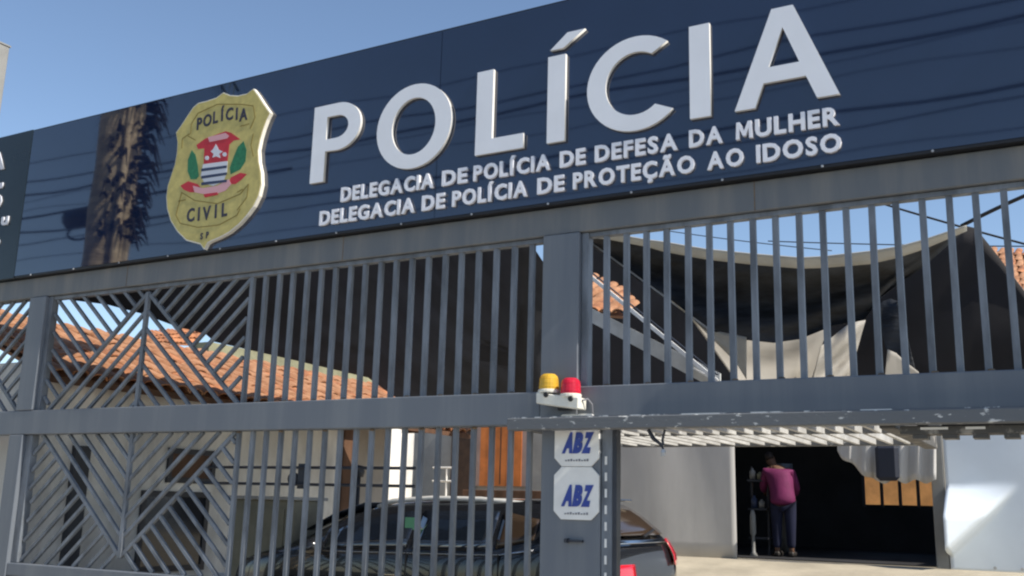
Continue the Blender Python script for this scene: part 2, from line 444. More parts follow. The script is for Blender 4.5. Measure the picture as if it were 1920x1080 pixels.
# perforated channel beside the post
ch = gbox('slotted_channel', (-2.513, -.01, .10), (-2.440, .045, 2.05), M['gate'], .004)
sm_ = unitmesh('slot', M['plate'])
for i in range(17): put('slot', sm_, ch, (-2.482, -.0115, .30+i*.096), None, (.014, .004, .05))
gbox('channel_edge', (-2.438, -.014, .10), (-2.412, .05, 2.05), M['steel'], .003)

# ---- lifted gate leaf (overhead leaf seen edge on)
leaf = thing('overhead_gate_leaf', 'lifted grey steel gate leaf with chipped paint, held flat above the entrance', 'gate leaf', (-1.4, .6, 2.1))
MB().box((-3.065, -.20, 2.045), (.6, -.11, 2.118)).build('front_tube', M['chipped'], leaf, bevel=.006)
MB().bar((-3.04, -.155, 2.122), (.6, -.155, 2.122), .05, .006, (0, 0, 1)).build('edge_strip', M['chipstrip'], leaf)
MB().box((-3.02, .54, 2.058), (-.86, .58, 2.108)).build('cross_tube', M['chipped'], leaf, bevel=.004)
MB().box((-3.02, 1.50, 2.050), (-.86, 1.55, 2.112)).build('back_tube', M['chipped'], leaf, bevel=.004)
MB().box((-3.06, -.108, 2.055), (-3.02, 1.55, 2.11)).build('side_tube', M['chipped'], leaf, bevel=.004)
LB = unitmesh('bar', M['leaf'])
for i in range(20):
    x = -2.93 + i*.107
    put('bar', LB, leaf, (x, .213, 2.08), None, (.024, .645, .046))
    put('bar', LB, leaf, (x+.02, 1.04, 2.078), None, (.024, .915, .044))
MB().box((-.90, -.108, 2.03), (-.82, 1.6, 2.115)).build('side_tube', M['runner'], leaf, bevel=.006)
MB().box((-.80, -.105, 2.000), (.6, .02, 2.043)).build('rusty_runner', M['runner'], leaf, bevel=.004)
for a_, b_ in ((-.70, -.57), (-.49, -.40), (-.2, -.1)): MB().box((a_, -.112, 2.022), (b_, -.1055, 2.034)).build('pale_strip', M['plate'], leaf)  # narrow pale strips on the runner front
for i in range(9): MB().box((-.74+i*.14, -.10, 1.978), (-.67+i*.14, .015, 1.999)).build('runner_cleat', M['runner'], leaf)
hk = MB(); hk.tube([(-2.16, -.14, 2.04), (-2.13, -.14, 1.99), (-2.09, -.14, 1.96), (-2.07, -.14, 1.93)], [.012, .014, .010, .006], 6)
hk.tube([(-2.06, -.14, 2.04), (-2.075, -.14, 1.98), (-2.07, -.14, 1.95)], .008, 6)
tag(hk.build('hook', M['steel'], leaf))
MB().lathe([(.0, -.02), (.014, -.02), (.018, 0), (.012, .018), (0, .02)], (-2.07, -.14, 1.91), 8).build('hook_ring', M['galv'], leaf)

for o_ in list(leaf.children): o_.location.z -= .036
pil = thing('sun_block_pillar', 'unseen rendered pillar added right of the gate to shade the post', 'pillar', (1.1, 0, 0))
MB().box((.92, -.32, .0), (1.30, .16, 5.0)).build('shaft', M['whitewall_'], pil, bevel=.01)  # out-of-view pillar added to keep sun off the post side
MB().box((.88, -.36, 5.002), (1.34, .20, 5.08)).build('cap', M['whitewall_'], pil, bevel=.01)

# ================================================================== SIGN
SF = -.06
sign = thing('police_sign', 'long glossy navy police sign with raised white letters and gold badge', 'sign', (-3.7, 0, 3.465))
for a, b in ((-8.336, -3.764), (-3.760, .72)):
    MB().box((a, SF, 3.484), (b, .06, 4.885)).build('sign_panel', M['sign'], sign)
MB().box((-8.336, SF+.004, 3.466), (.72, .058, 3.483)).build('bottom_trim', M['signedge'], sign)
MB().box((-8.336, SF+.01, 4.886), (.72, .058, 4.90)).build('top_trim', M['signedge'], sign)
bt = MB().lathe([(0, -.006), (.007, -.006), (.008, 0), (0, 0)], (0, 0, 0), 8, 'Y').mesh('bolt', M['galv'])[0]
for i in range(15): put('bolt', bt, sign, (-8.1+i*.58, SF-.001, 3.475))
LF, LBK = -.088, SF-.001
ZB, ZT = 3.880, 4.487; T = .130
def L_(sp, nm='letter'): return shape(sp, LF, LBK-.003, M['white'], nm, sign, M['letterside'])
H_ = ZT-ZB
x0 = -4.885
# P
bx, bz, bh = x0+.235, ZT-.188, .188
L_([[(x0, ZB), (x0+T, ZB), (x0+T, ZT-2*bh+.005)] + arc(bx, bz, .215, bh, -90, 90) + [(x0, ZT)],
    [(x0+T, ZT-.098), (x0+T, bz-bh+.098)] + arc(bx-.01, bz, .11, bh-.098, -90, 90)])
# O
L_([arc(-3.958, (ZB+ZT)/2, .322, .318, 0, 360, 44)[:-1], arc(-3.958, (ZB+ZT)/2, .188, .214, 0, 360, 40)[:-1]])
# L
L_([[(-3.435, ZB), (-3.060, ZB), (-3.060, ZB+.103), (-3.435+T, ZB+.103), (-3.435+T, ZT), (-3.435, ZT)]])
# I acute
L_([[(-2.885, ZB), (-2.885+T, ZB), (-2.885+T, ZT), (-2.885, ZT)]])
L_([[(-2.872, ZT+.045), (-2.775, ZT+.045), (-2.615, ZT+.15), (-2.745, ZT+.150)]], 'accent')
# C
cz = (ZB+ZT)/2; cx = -2.262
L_([arc(cx, cz, .335, .318, 50, 318, 34) + arc(cx, cz, .205, .212, 310, 58, 30)])
# I
L_([[(-1.905, ZB), (-1.905+T, ZB), (-1.905+T, ZT), (-1.905, ZT)]])
# A
L_([[(-1.628, ZB), (-1.505, ZB), (-1.452, ZB+.145), (-1.205, ZB+.145), (-1.148, ZB), (-1.022, ZB), (-1.265, ZT), (-1.392, ZT)],
    [(-1.418, ZB+.24), (-1.330, ZT-.13), (-1.240, ZB+.24)]])
rows = [(3.706, .100, [('DELEGACIA', -4.585, -3.772), ('DE', -3.701, -3.497), ('POLÍCIA', -3.446, -2.861), ('DE', -2.791, -2.609),
                       ('DEFESA', -2.542, -1.990), ('DA', -1.916, -1.707), ('MULHER', -1.626, -1.032)]),
        (3.547, .100, [('DELEGACIA', -4.772, -3.923), ('DE', -3.860, -3.671), ('POLÍCIA', -3.610, -3.027), ('DE', -2.952, -2.758),
                       ('PROTEÇÃO', -2.694, -1.885), ('AO', -1.805, -1.585), ('IDOSO', -1.509, -1.028)])]
for z, h, ws in rows:
    for t, a, b in ws: word(t, a, b, z, h, SF-.011, sign, M['smallwhite'], .034, gap=.15)

# badge --------------------------------------------------------------
EY = -.098
def e(zx, zy, Y=EY):
    p = at(280+.3055*zx, 150+.3055*zy, Y=Y); return (p.x, p.z)
badge = MB()
out = [(640,52),(668,90),(700,140),(742,200),(722,240),(700,300),(682,360),(668,430),(672,500),(686,570),(688,640),(672,710),(640,775),(600,830),(550,885),(490,935),(430,968),(372,992),(352,1005),(335,1040),(312,1008),(280,1000),(225,985),(170,930),(130,865),(108,790),(103,720),(112,650),(132,590),(155,520),(168,450),(172,380),(163,322),(200,270),(235,215),(270,165),(300,140),(350,128),(410,108),(455,75),(495,92),(545,95),(600,82)]
pl = badge.prism(ccw([e(*q) for q in out]), EY+.002, SF-.002).build('badge', M['cream'], sign)
cen = Vector(e(410, 520))
def inset(poly, k): return [((x-cen.x)*k+cen.x, (z-cen.y)*k+cen.y) for x, z in poly]
OUT = ccw([e(*q) for q in out])
y = EY
MB().prism(inset(OUT, .985), y-.002, y+.001).build('gold_face', M['gold'], pl)
def line(pts, wd=.008, m_='goldline', yy=-.004, name='engraved_line'):
    b = MB()
    P = [Vector((e(*p)[0], 0, e(*p)[1])) for p in pts]
    for i in range(len(P)-1): b.bar(P[i]+Vector((0, y+yy, 0)), P[i+1]+Vector((0, y+yy, 0)), wd, .002)
    return b.build(name, M[m_], pl)
line([(255,330),(260,270),(300,205),(420,150),(560,150),(640,160),(650,230),(620,300)])
line([(200,420),(205,360),(250,330)]); line([(640,330),(625,400),(640,470)])
line([(165,830),(200,690),(280,740),(420,760),(560,700),(610,640),(600,720),(540,800)])
line([(165,830),(190,880),(300,905),(430,890),(540,830),(560,790)])
line([(240,345),(285,370)]); line([(560,285),(615,270)]); line([(180,745),(225,735)]); line([(540,690),(575,670)])
def ep(pts, m_, nm, yy): MB().prism(ccw([e(*q) for q in pts]), y+yy, y+yy+.0015).build(nm, M[m_], pl)
ep([(340,405),(495,380),(482,500),(335,520)], 'red', 'shield_field', -.004)
ep([(332,518),(482,498),(478,570),(455,625),(395,650),(345,640),(318,590)], 'ewhite', 'shield_field', -.0045)
for (a, b) in ((545, 525), (590, 568), (630, 612)):
    ep([(322,a),(480,b),(478,b+16),(322,a+18)], 'navy', 'shield_stripe', -.0065)
ep([(395,425),(412,395),(430,430),(455,440),(432,455),(440,480),(412,470),(390,478),(398,455),(380,440)], 'ewhite', 'star', -.0065)
for cx_, cz_ in ((357, 480), (465, 458)):
    ep([(cx_+14*math.cos(a*1.05), cz_+14*math.sin(a*1.05)) for a in range(6)], 'ewhite', 'star', -.0065)
ep([(290,400),(345,360),(470,315),(505,325),(560,365),(520,372),(495,395),(340,420),(300,425)], 'red', 'ribbon', -.003)
ep([(362,352),(470,326),(492,345),(480,360),(372,382)], 'pinkwhite', 'ribbon_panel', -.0055)
ep([(262,430),(285,460),(298,520),(306,590),(290,610),(255,610),(236,560),(238,490)], 'green', 'branch', -.003)
ep([(580,375),(598,430),(592,500),(560,550),(500,580),(495,540),(520,470),(545,410)], 'green', 'branch', -.003)
ep([(192,650),(240,622),(300,640),(320,668),(300,690),(250,690),(215,675)], 'red', 'ribbon', -.004)
ep([(600,578),(560,570),(500,600),(490,640),(530,640),(570,610)], 'red', 'ribbon', -.004)
ep([(270,650),(330,665),(420,650),(490,610),(505,640),(470,680),(400,705),(330,700),(280,690)], 'pinkwhite', 'ribbon', -.0055)
ep([(335,705),(350,700),(420,690),(425,705),(345,722)], 'red', 'ribbon_tail', -.0065)
def lets(txt, pos, h, m_='ink'):
    for c, (zx, zy) in zip(txt, pos):
        me, wd = glyph(c, .03, .004, M[m_]); X, Z = e(zx, zy)
        put('letter', me, pl, (X, y-.004, Z), (0, R(-3), 0), (h*.82, 1, h))
lets('POLÍCIA', [(308,302),(357,282),(407,264),(450,250),(492,245),(537,244),(578,248)], .098)
lets('CIVIL', [(254,868),(304,862),(352,857),(408,845),(462,835)], .105)
lets('SP', [(322,978),(358,970)], .05)

# slate sign panel at the far left
sg = thing('slate_sign', 'dark slate sign panel with cut off white characters left of the navy sign', 'sign', (-9.4, 0, 3.465))
MB().box((-10.6, SF-.004, 3.468), (-8.340, .06, 4.898)).build('sign_panel', M['signgrey'], sg)
def rg(ch_, xr, z, h, wd=None, yy=SF-.012):
    me, w_ = glyph(ch_, .03, .012, M['ewhite']); sx = h if wd is None else wd/w_
    put('letter', me, sg, (xr-w_*sx/2, yy, z), None, (sx, 1, h))
rg('A', -8.690, 4.565, .17, .24); rg('5', -8.655, 4.16, .25, .24); rg('u', -8.515, 3.995, .11, .10); rg('o', -8.605, 3.80, .10, .11)

# ================================================================== small fittings on the post
bc = thing('beacon_light', 'yellow and red twin warning beacon on a cream base above the plates', 'beacon light', (-2.74, -.06, 2.16))
MB().prism([(-2.893, 2.245), (-2.893, 2.175), (-2.80, 2.160), (-2.605, 2.133), (-2.603, 2.205), (-2.75, 2.222)], -.15, -.035).build('mount', M['beaconwhite'], bc, bevel=.006)
MB().box((-2.80, -.035, 2.14), (-2.70, -.0165, 2.20)).build('bracket', M['steel'], bc)
prof = lambda s: [(0, 0), (.058, 0), (.062, .012), (.060, .07), (.054, .098), (.038, .112), (0, .116)]
MB().lathe(prof(1), (-2.832, -.095, 2.246), 20).build('yellow_dome', M['yellow'], bc, smooth=False)
MB().lathe(prof(1), (-2.682, -.095, 2.215), 20).build('red_dome', M['redlens'], bc, smooth=False)
for x, z in ((-2.832, 2.246), (-2.682, 2.215)):
    MB().lathe([(0, -.006), (.064, -.006), (.067, 0), (.067, .012), (.063, .016), (0, .016)], (x, -.095, z), 20).build('collar', M['beaconwhite'], bc)
    for k in range(3): MB().lathe([(.0, 0), (.0625-.002*k, 0), (.0635-.002*k, .004), (.0625-.002*k, .008), (0, .008)], (x, -.095, z+.028+.024*k), 20).build('lens_rib', M['yellow'] if x < -2.75 else M['redlens'], bc)
for x, z in ((-2.822, 2.226), (-2.655, 2.196)):
    MB().lathe([(0, -.01), (.014, -.01), (.018, 0), (0, 0)], (x, -.152, z), 10, 'Y').build('screw', M['black'], bc)
cb = MB().tube([(-2.600, -.1, 2.19), (-2.575, -.08, 2.20), (-2.56, -.05, 2.17), (-2.565, -.03, 2.12)], .006, 6).build('cable', M['greyink'], bc)
def abz(z0, z1, label, xa=-2.818, xb=-2.518):
    t = thing('gate_maker_plate', label, 'plate', (-2.67, -.03, z0), 'white plates on the centre post')
    c = .05
    MB().prism([(xa, z0+c), (xa+c, z0), (xb-c, z0), (xb, z0+c), (xb, z1-c), (xb-c, z1), (xa+c, z1), (xa, z1-c)], -.034, -.021).build('plate', M['plate'], t, bevel=.002)
    zc = z0+.088
    bs = [g_ for g_ in ('A', 'B', 'Z')]
    x = xa+.055
    for c_, w_ in zip(bs, (.070, .058, .058)):
        me, gw = glyph(c_, .075, .004, M['blueink'])
        k = ('sl', me.name, c_)
        m2 = me.copy()
        for v in m2.vertices: v.co.x += v.co.z*.34*gw   # oblique
        put('letter', m2, t, (x+w_/2, -.0365, zc), None, (w_/gw, 1, .105)); x += w_+.002
    b = MB()
    for a in range(9): b.box((xa+.075+a*.018, -.0362, z0+.030), (xa+.087+a*.018, -.0345, z0+.038+.003*(a % 3)))
    b.build('small_print', M['greyink'], t)
    return t
abz(1.800, 2.115, 'upper white plate with blue ABZ lettering, partly behind the lifted leaf')
abz(1.485, 1.797, 'lower white plate with blue ABZ lettering on the grey post')
hd = MB().box((-2.74, -.045, 1.355), (-2.62, -.021, 1.368)).box((-2.73, -.06, 1.35), (-2.715, -.021, 1.375)).build('bolt_latch', M['steel'], None)
tag(hd, 'small dark slide latch on the post below the white plates', 'latch')

# post top at the far left
p = at(7, 84, Y=1.0)
ub = thing('grey_post', 'grey post top poking above the slate sign at the left edge', 'post', (p.x-.10, 1.0, 0))
MB().box((p.x-.17, .92, .1), (p.x, 1.08, p.z)).build('shaft', M['post'], ub, bevel=.01)
MB().box((p.x-.18, .91, p.z+.001), (p.x+.008, 1.09, p.z+.02)).build('cap', M['post'], ub)

# ================================================================== LEFT HOUSE
tl = bpy.data.meshes.new('roof_tile')
def tile_mesh(m_, wd, ln, r_):
    b = MB(); n = 6; V = []; Fc = []
    for j, (yy, sc) in enumerate(((0, 1.0), (ln, .86))):
        for k in range(n+1):
            a = math.pi*k/n; V.append((math.cos(a)*wd/2*sc, yy, math.sin(a)*r_*sc))
        for k in range(n+1):
            a = math.pi*(n-k)/n; V.append((math.cos(a)*wd/2*sc*.82, yy, math.sin(a)*r_*sc*.78))
    q = 2*(n+1)
    for k in range(q):
        j = (k+1) % q; Fc.append((k, j, q+j, q+k))
    for k in range(n):
        Fc.append((k, q-1-k, q-2-k, k+1)); Fc.append((q+k, q+k+1, q+q-2-k, q+q-1-k))
    b.add(V, Fc); return b.mesh('roof_tile', m_, False)[0]
def tiled(parent, e0, e1, rr0, rr1, nx, ny, mt, thick=.05):
    """tiles on the quad eave e0-e1, ridge rr0-rr1"""
    e0, e1, rr0, rr1 = map(Vector, (e0, e1, rr0, rr1))
    wd = (e1-e0).length/nx; ln = (rr0-e0).length/ny
    me = tile_mesh(mt, wd*1.02, ln*1.18, wd*.30); me2 = tile_mesh(M['tileold'], wd*1.02, ln*1.18, wd*.30)
    ex = (e1-e0).normalized(); sl_ = (rr0-e0).normalized(); nrm = ex.cross(sl_).normalized()
    if nrm.z < 0: ex = -ex; nrm = -nrm
    rot = Matrix((ex, sl_, nrm)).transposed().to_euler()
    dk = MB().sheet([[e0-nrm*.03, e1-nrm*.03], [rr0-nrm*.03, rr1-nrm*.03]]).build('roof_deck', mt, parent, solid=.03)
    for j in range(ny):
        for i in range(nx):
            u = (i+.5)/nx; v = j/ny
            pt = (e0*(1-u)+e1*u)*(1-v) + (rr0*(1-u)+rr1*u)*v
            put('roof_tile', me if random.random() > .24 else me2, parent, pt+nrm*(.012*((i+j) % 2)+random.uniform(0, .008)), (rot[0]+random.uniform(-.03, .03), rot[1], rot[2]+random.uniform(-.05, .05)))
HX = -8.80
house = thing('tiled_house', 'low white house with clay tile roof along the left of the yard', 'house', (-9.8, 4, .1))
MB().box((-10.9, .5, .1), (HX, 5.30, 2.80)).build('wall', M['whitewall'], house)
rf0 = [(-8.48, .55, 2.675), (-8.48, 8.25, 2.675), (-10.5, .55, 3.50), (-10.5, 8.25, 3.50)]
tiled(house, *rf0, 36, 7, M['tile'])
MB().box((-8.52, .5, 2.60), (-8.49, 8.25, 2.665)).build('eave_board', M['wood'], house)
for i in range(9): MB().box((-9.2, .9+i*.8, 2.63), (-8.53, .97+i*.8, 2.70)).build('rafter', M['wood'], house)
# window with brown shutter and dark window
def win(y0, y1, z0, z1, m_, nm='window', frame=True):
    f_ = MB()
    f_.box((HX, y0-.06, z0-.06), (HX+.03, y1+.06, z0)).box((HX, y0-.06, z1), (HX+.03, y1+.06, z1+.06)).box((HX, y0-.06, z0+.001), (HX+.03, y0, z1-.001)).box((HX, y1, z0+.001), (HX+.03, y1+.06, z1-.001))
    fo = f_.build(nm, M['steel'], house)
    MB().box((HX+.002, y0, z0), (HX+.012, y1, z1)).build('pane', m_, fo)
    return fo
def hy(px_, py_): return at(px_, py_, X=HX)
a = hy(322, 850); b = hy(392, 898)
win(a.y, b.y, b.z, a.z, M['wood'], 'shuttered_window')
a = hy(272, 930); b = hy(372, 1058)
win(a.y, b.y, b.z, a.z, M['darkglass'])
a = hy(136, 835); b = hy(150, 965)
MB().box((HX, a.y, .4), (HX+.06, b.y, a.z)).build('drain_pipe', M['steel'], house)
# brown column at the wall end and grey wall piece behind it
a = hy(642, 805)
MB().box((HX-.1, 5.31, .25), (HX+.08, 5.55, 2.70)).build('column', M['wood'], house, bevel=.01)
gw = MB().box((-10.2, 6.4, .4), (-9.9, 7.9, 3.0)).build('yard_wall', M['greywall']); tag(gw, 'short grey plaster wall behind the brown column of the tiled house', 'wall')
bw = MB().box((-10.95, 8.3, .5), (-10.62, 9.7, 3.05)).build('sunlit_wall', M['whitewall']); tag(bw, 'bright white wall end lit by the sun behind the parked car', 'wall')
gm = MB().box((-11.35, 4.9, .1), (-11.0, 9.0, 3.80)).build('boundary_wall', M['greenwall'])
tag(gm, 'mossy green brown boundary wall rising behind the clay tile roof', 'wall')
ro = thing('neighbour_house', 'far red tiled roof peeping above the nearer orange roof', 'house', (-17, 9, .1))
e0, e1, q0, q1 = at(282, 641, Y=13), at(370, 646, Y=15), at(292, 627, Y=13.6), at(382, 613, Y=15.6)
tiled(ro, e0, e1, q0, q1, 12, 3, M['tileold'])
MB().box((e0.x-1.6, 13.4, .1), (e0.x-.1, 15.2, e0.z-.1)).build('wall', M['whitewall'], ro)
a = at(490, 1000, Y=1.2)
yb = thing('meter_cabinet', 'ochre grey plaster cabinet standing by the house wall', 'cabinet', (a.x, 1.3, .1))
a0 = at(432, 935, Y=1.5); a1 = at(552, 935, Y=1.5)
MB().box((a0.x, 1.5, .1), (a1.x, 1.9, a0.z)).build('body', M['yellowbox'], yb, bevel=.01)
MB().box((a0.x-.03, 1.46, a0.z+.001), (a1.x+.03, 1.94, a0.z+.03)).build('top_slab', M['greywall'], yb, bevel=.004)
MB().box((a0.x+.08, 1.488, .5), (a1.x-.1, 1.499, a0.z-.08)).build('door', M['yellowbox'], yb)
a = at(560, 985, Y=3.0)
gb = thing('waste_bin', 'pale cream bin with a red band beside the cabinet', 'bin', (a.x, 3.0, .1))
MB().lathe([(0, 0), (.12, 0), (.14, .5), (.15, 1.0), (.10, 1.15), (0, 1.2)], (a.x, 3.0, .1), 12).build('body', M['beige'], gb)
MB().lathe([(.151, 0), (.158, 0), (.158, .05), (.153, .05)], (a.x, 3.0, .72), 12).build('band', M['red'], gb)

q = at(582, 885, Y=2.6)
tag(MB().tube([(q.x, 3.4, .1), (q.x, 3.4, q.z)], .03, 8).lathe([(0, 0), (.06, 0), (.07, .06), (.05, .12), (0, .13)], (q.x, 3.4, q.z-.02), 10).build('pole', M['steel'], smooth=True), 'slim dark pole standing between the cabinet and the car', 'pole')
# ================================================================== BACK OF THE YARD
BY = 9.5
hall = thing('dark_hall', 'open fronted dark hall with black gables behind the yard', 'building', (-4, 10.5, .88))
def P2(x, y, Y): q = at(x, y, Y=Y); return (q.x, q.z)
zt = 2.85
MB().box((-1.82, BY-.04, .80), (-1.655, BY+.12, zt)).build('column', M['post'], hall, bevel=.01)
MB().box((-4.60, BY-.02, zt), (-1.6, BY+.1, zt+.30)).build('lintel', M['hall'], hall)
wl, wr = at(1617, 900, Y=15.5), at(1752, 947, Y=15.5)
wz = at(1680, 947, Y=15.5).z
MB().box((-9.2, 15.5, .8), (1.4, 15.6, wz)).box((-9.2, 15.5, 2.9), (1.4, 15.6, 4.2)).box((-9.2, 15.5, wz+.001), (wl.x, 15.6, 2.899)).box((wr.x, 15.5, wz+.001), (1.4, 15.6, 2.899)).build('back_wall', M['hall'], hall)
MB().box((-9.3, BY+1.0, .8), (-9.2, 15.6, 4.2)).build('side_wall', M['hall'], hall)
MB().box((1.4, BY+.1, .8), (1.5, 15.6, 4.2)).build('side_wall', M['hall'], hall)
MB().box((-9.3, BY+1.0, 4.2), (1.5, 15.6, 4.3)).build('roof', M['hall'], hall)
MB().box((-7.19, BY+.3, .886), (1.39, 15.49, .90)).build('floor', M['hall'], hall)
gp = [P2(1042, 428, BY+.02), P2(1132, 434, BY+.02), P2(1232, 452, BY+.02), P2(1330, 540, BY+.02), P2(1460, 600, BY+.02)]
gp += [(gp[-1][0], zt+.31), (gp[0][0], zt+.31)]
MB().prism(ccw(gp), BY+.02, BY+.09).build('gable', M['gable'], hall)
MB().box((-7.25, BY+.03, zt-.25), (-4.61, BY+.09, zt+.305)).build('gable_panel', M['gable'], hall)
# window opening in the back wall with bars, lit orange wall beyond
for i in range(5):
    q = at(1618+i*34, 895, Y=15.45)
    MB().box((q.x-.03, 15.42, wz-.05), (q.x+.03, 15.46, 2.9)).build('window_bar', M['steel'], hall)
ow = MB().box((-9, 19.2, .5), (1.5, 19.4, 3.2)).build('orange_wall', M['orangewall']); tag(ow, 'sunlit orange wall seen through the hall window', 'wall')
a = at(1560, 838, Y=14.9); 
cl = []
for i in range(7):
    u_ = i/6; row = []
    for j in range(34):
        v_ = j/33
        xt = 1570+v_*185; yb_ = 845+58*min(1, v_*2.6)**.8+4*math.sin(j*.9)
        q = at(xt, 815+(yb_-815)*u_, Y=9.36+.055*math.sin(j*1.1+u_*.8)+.02*math.sin(j*2.7)); row.append(q)
    cl.append(row)
co = MB().sheet(cl).build('hanging_cloth', M['canvas'], smooth=True, solid=.006); tag(co, 'grey cloth hanging across the top right of the dark doorway', 'cloth')
a = at(1640, 834, Y=9.2); b = at(1688, 902, Y=9.2)
tag(MB().box((a.x, 9.14, b.z), (b.x, 9.24, a.z)).build('dark_bag', M['steelblue'], bevel=.06), 'dark navy bag hanging before the grey cloth in the doorway', 'bag')

def wavy(name, x0, x1, z0, z1, Y, m_, amp=.02, nx=24, nz=8, fr=9, seed=0, fn=None):
    G = []
    for i in range(nz+1):
        z = z0+(z1-z0)*i/nz
        G.append([(x0+(x1-x0)*j/nx, Y+amp*math.sin(fr*j/nx+seed+i*.25)+(fn(j/nx, i/nz) if fn else 0), z) for j in range(nx+1)])
    return MB().sheet(G).build(name, m_, smooth=True, solid=.004)
o = wavy('canvas_panel', -6.75, -4.56, .86, 2.88, BY-.06, M['canvas'], .015)
tag(o, 'plain grey canvas sheet left of the dark doorway', 'canvas sheet')
def fold(u_, v_):
    # a stretched fold: a flap that turns towards the sun
    d_ = (v_-.08) - u_*1.15
    return -.55*max(0, min(u_*.9, .45-abs(v_-.42)*.9, .5)) if (v_ > .12+u_*.85 and v_ < .62) else 0
G = []
tx0, tx1 = -1.64, 1.2
nx, nz = 60, 40
for i in range(nz+1):
    v_ = i/nz; z = .87+v_*(2.72-.87); row = []
    for j in range(nx+1):
        u_ = j/nx; x = tx0+(tx1-tx0)*u_
        up_line = .20 + (x-tx0)*1.02            # lower edge of the lit flap
        top_line = 1.10 + (x-tx0)*.06
        zz = z-.87
        yy = 0
        if zz > up_line and zz < top_line: yy = -max(0, .93-(x-tx0))*.55*min(1, (zz-up_line)/.05)*min(1, (top_line-zz)/.40)
        row.append((x, BY-.05+yy+.012*math.sin(u_*7+v_*2), z))
    G.append(row)
o = MB().sheet(G).build('tarpaulin_wall', M['canvas2'], smooth=True, solid=.004)
tag(o, 'pale blue white tarpaulin with a sunlit fold right of the doorway', 'tarpaulin')
for k in range(7): put('eyelet', MB().lathe([(0, -.004), (.02, -.004), (.022, 0), (0, 0)], (0, 0, 0), 10, 'Y').mesh('eyelet', M['galv'])[0], o, (-1.1+k*.32, BY-.085, .93))

# left back wall with orange door
lb = thing('back_house', 'grey rendered back house with an orange door behind the car roof', 'house', (-9.3, 10.4, .88))
MB().box((-11.9, 10.3, .8), (-7.32, 10.5, 4.0)).build('wall', M['greywall'], lb)
a = at(903, 812, Y=10.28); b = at(978, 912, Y=10.28)
dr = MB().box((a.x, 10.25, b.z), (b.x, 10.295, a.z+.15)).build('door', M['orange'], lb)
for k in range(1, 4): MB().box((a.x+(b.x-a.x)*k/4-.012, 10.244, b.z+.03), (a.x+(b.x-a.x)*k/4+.012, 10.249, a.z+.1)).build('board_joint', M['wood'], dr)
MB().box((a.x-.22, 10.26, b.z), (a.x-.002, 10.298, a.z+.2)).build('door_frame', M['pinkframe'], lb)
MB().box((b.x+.002, 10.26, b.z), (b.x+.12, 10.298, a.z+.2)).build('door_frame', M['pinkframe'], lb)
a2 = at(850, 800, Y=10.28); MB().box((a2.x, 10.24, 1.0), (a2.x+.5, 10.297, a.z+.3)).build('dark_doorway', M['brown'], lb)
a = at(870, 918, Y=9.9); b = at(1012, 936, Y=9.9)
tag(MB().box((a.x, 9.85, b.z), (b.x+.3, 10.0, a.z)).build('bench', M['wood'], bevel=.01).copy() if False else MB().box((a.x, 9.85, b.z), (b.x+.3, 10.0, a.z)).build('bench_back', M['wood'], bevel=.01), 'low brown wooden bench back in front of the orange door', 'bench')
wp = thing('white_pipe_rack', 'thin white pipe rack standing left of the orange door', 'rack', (-9.0, 9.3, .9))
a = at(812, 877, Y=9.2); b = at(852, 877, Y=9.2); c = at(812, 902, Y=9.2); d = at(836, 925, Y=9.2)
MB().tube([a, b], .018, 6).build('rail', M['plate'], wp); MB().tube([(a.x, a.y, c.z), (b.x, b.y, c.z)], .018, 6).build('rail', M['plate'], wp)
MB().tube([(d.x, d.y, a.z), (d.x, d.y, .9)], .018, 6).build('upright', M['plate'], wp)

# receding verge boards and pipes of a lean-to, right of the centre post
lt = thing('lean_to_roof', 'lean to roof edge with white verge boards and a patch of orange tiles', 'roof', (-4.6, 6, .5))
def board(p0, p1, Y, wd, m_, nm, dep=.05):
    a = at(*p0, Y=Y); b = at(*p1, Y=Y)
    return MB().bar(a, b, wd, dep).build(nm, M[m_], lt)
board((1085, 500), (1345, 715), 6.0, .045, 'fascia', 'verge_board')
board((1085, 491), (1345, 703), 6.1, .016, 'steel', 'gutter')
a0, a1, a2, a3 = (at(*q, Y=6.25) for q in ((1085, 566), (1085, 592), (1350, 735), (1350, 700)))
MB().add([a0, a1, a2, a3, a0+Vector((0, .04, 0)), a1+Vector((0, .04, 0)), a2+Vector((0, .04, 0)), a3+Vector((0, .04, 0))], [(0,1,2,3),(7,6,5,4),(0,4,5,1),(1,5,6,2),(2,6,7,3),(3,7,4,0)]).build('fascia_board', M['fascia2'], lt)
board((1300, 690), (1345, 716), 6.2, .02, 'fascia', 'verge_board')
e0, e1, q0, q1 = at(1075, 582, Y=6.6), at(1172, 590, Y=6.6), at(1078, 520, Y=8.0), at(1142, 556, Y=8.0)
tiled(lt, e0, e1, q0, q1, 4, 4, M['tile'])
board((1085, 438), (1330, 618), 3.4, .016, 'fascia2', 'conduit', .016)

# ================================================================== SHADE CLOTHS
near = [(-7.9, .25, 4.55), (-7.0, .25, 4.5), (-6.2, .25, 4.4), (-5.4, .25, 4.3), (-4.6, .25, 4.2), (-3.9, .25, 4.0), (-3.4, .28, 3.6), tuple(at(990, 447, Y=.3))]  # near edge lifted out of sight behind the sign to shade the roof
farp = [(103, 559, dict(X=-8.25)), (200, 571, dict(X=-8.25)), (265, 588, dict(X=-8.25)), (330, 612, dict(X=-8.2)), (385, 626, dict(X=-8.2)), (402, 641, dict(X=-8.2)), (550, 675, dict(X=-8.2)), (690, 708, dict(X=-8.2)), (735, 741, dict(X=-7.95)), (850, 800, dict(Y=6.0)), (1000, 800, dict(Y=6.0)), (1105, 625, dict(Y=6.0))]
def samp(L, t):
    k = t*(len(L)-1); i = min(int(k), len(L)-2); f_ = k-i
    return Vector(L[i])*(1-f_) + Vector(L[i+1])*f_
G = []
N_, K_ = 44, 14
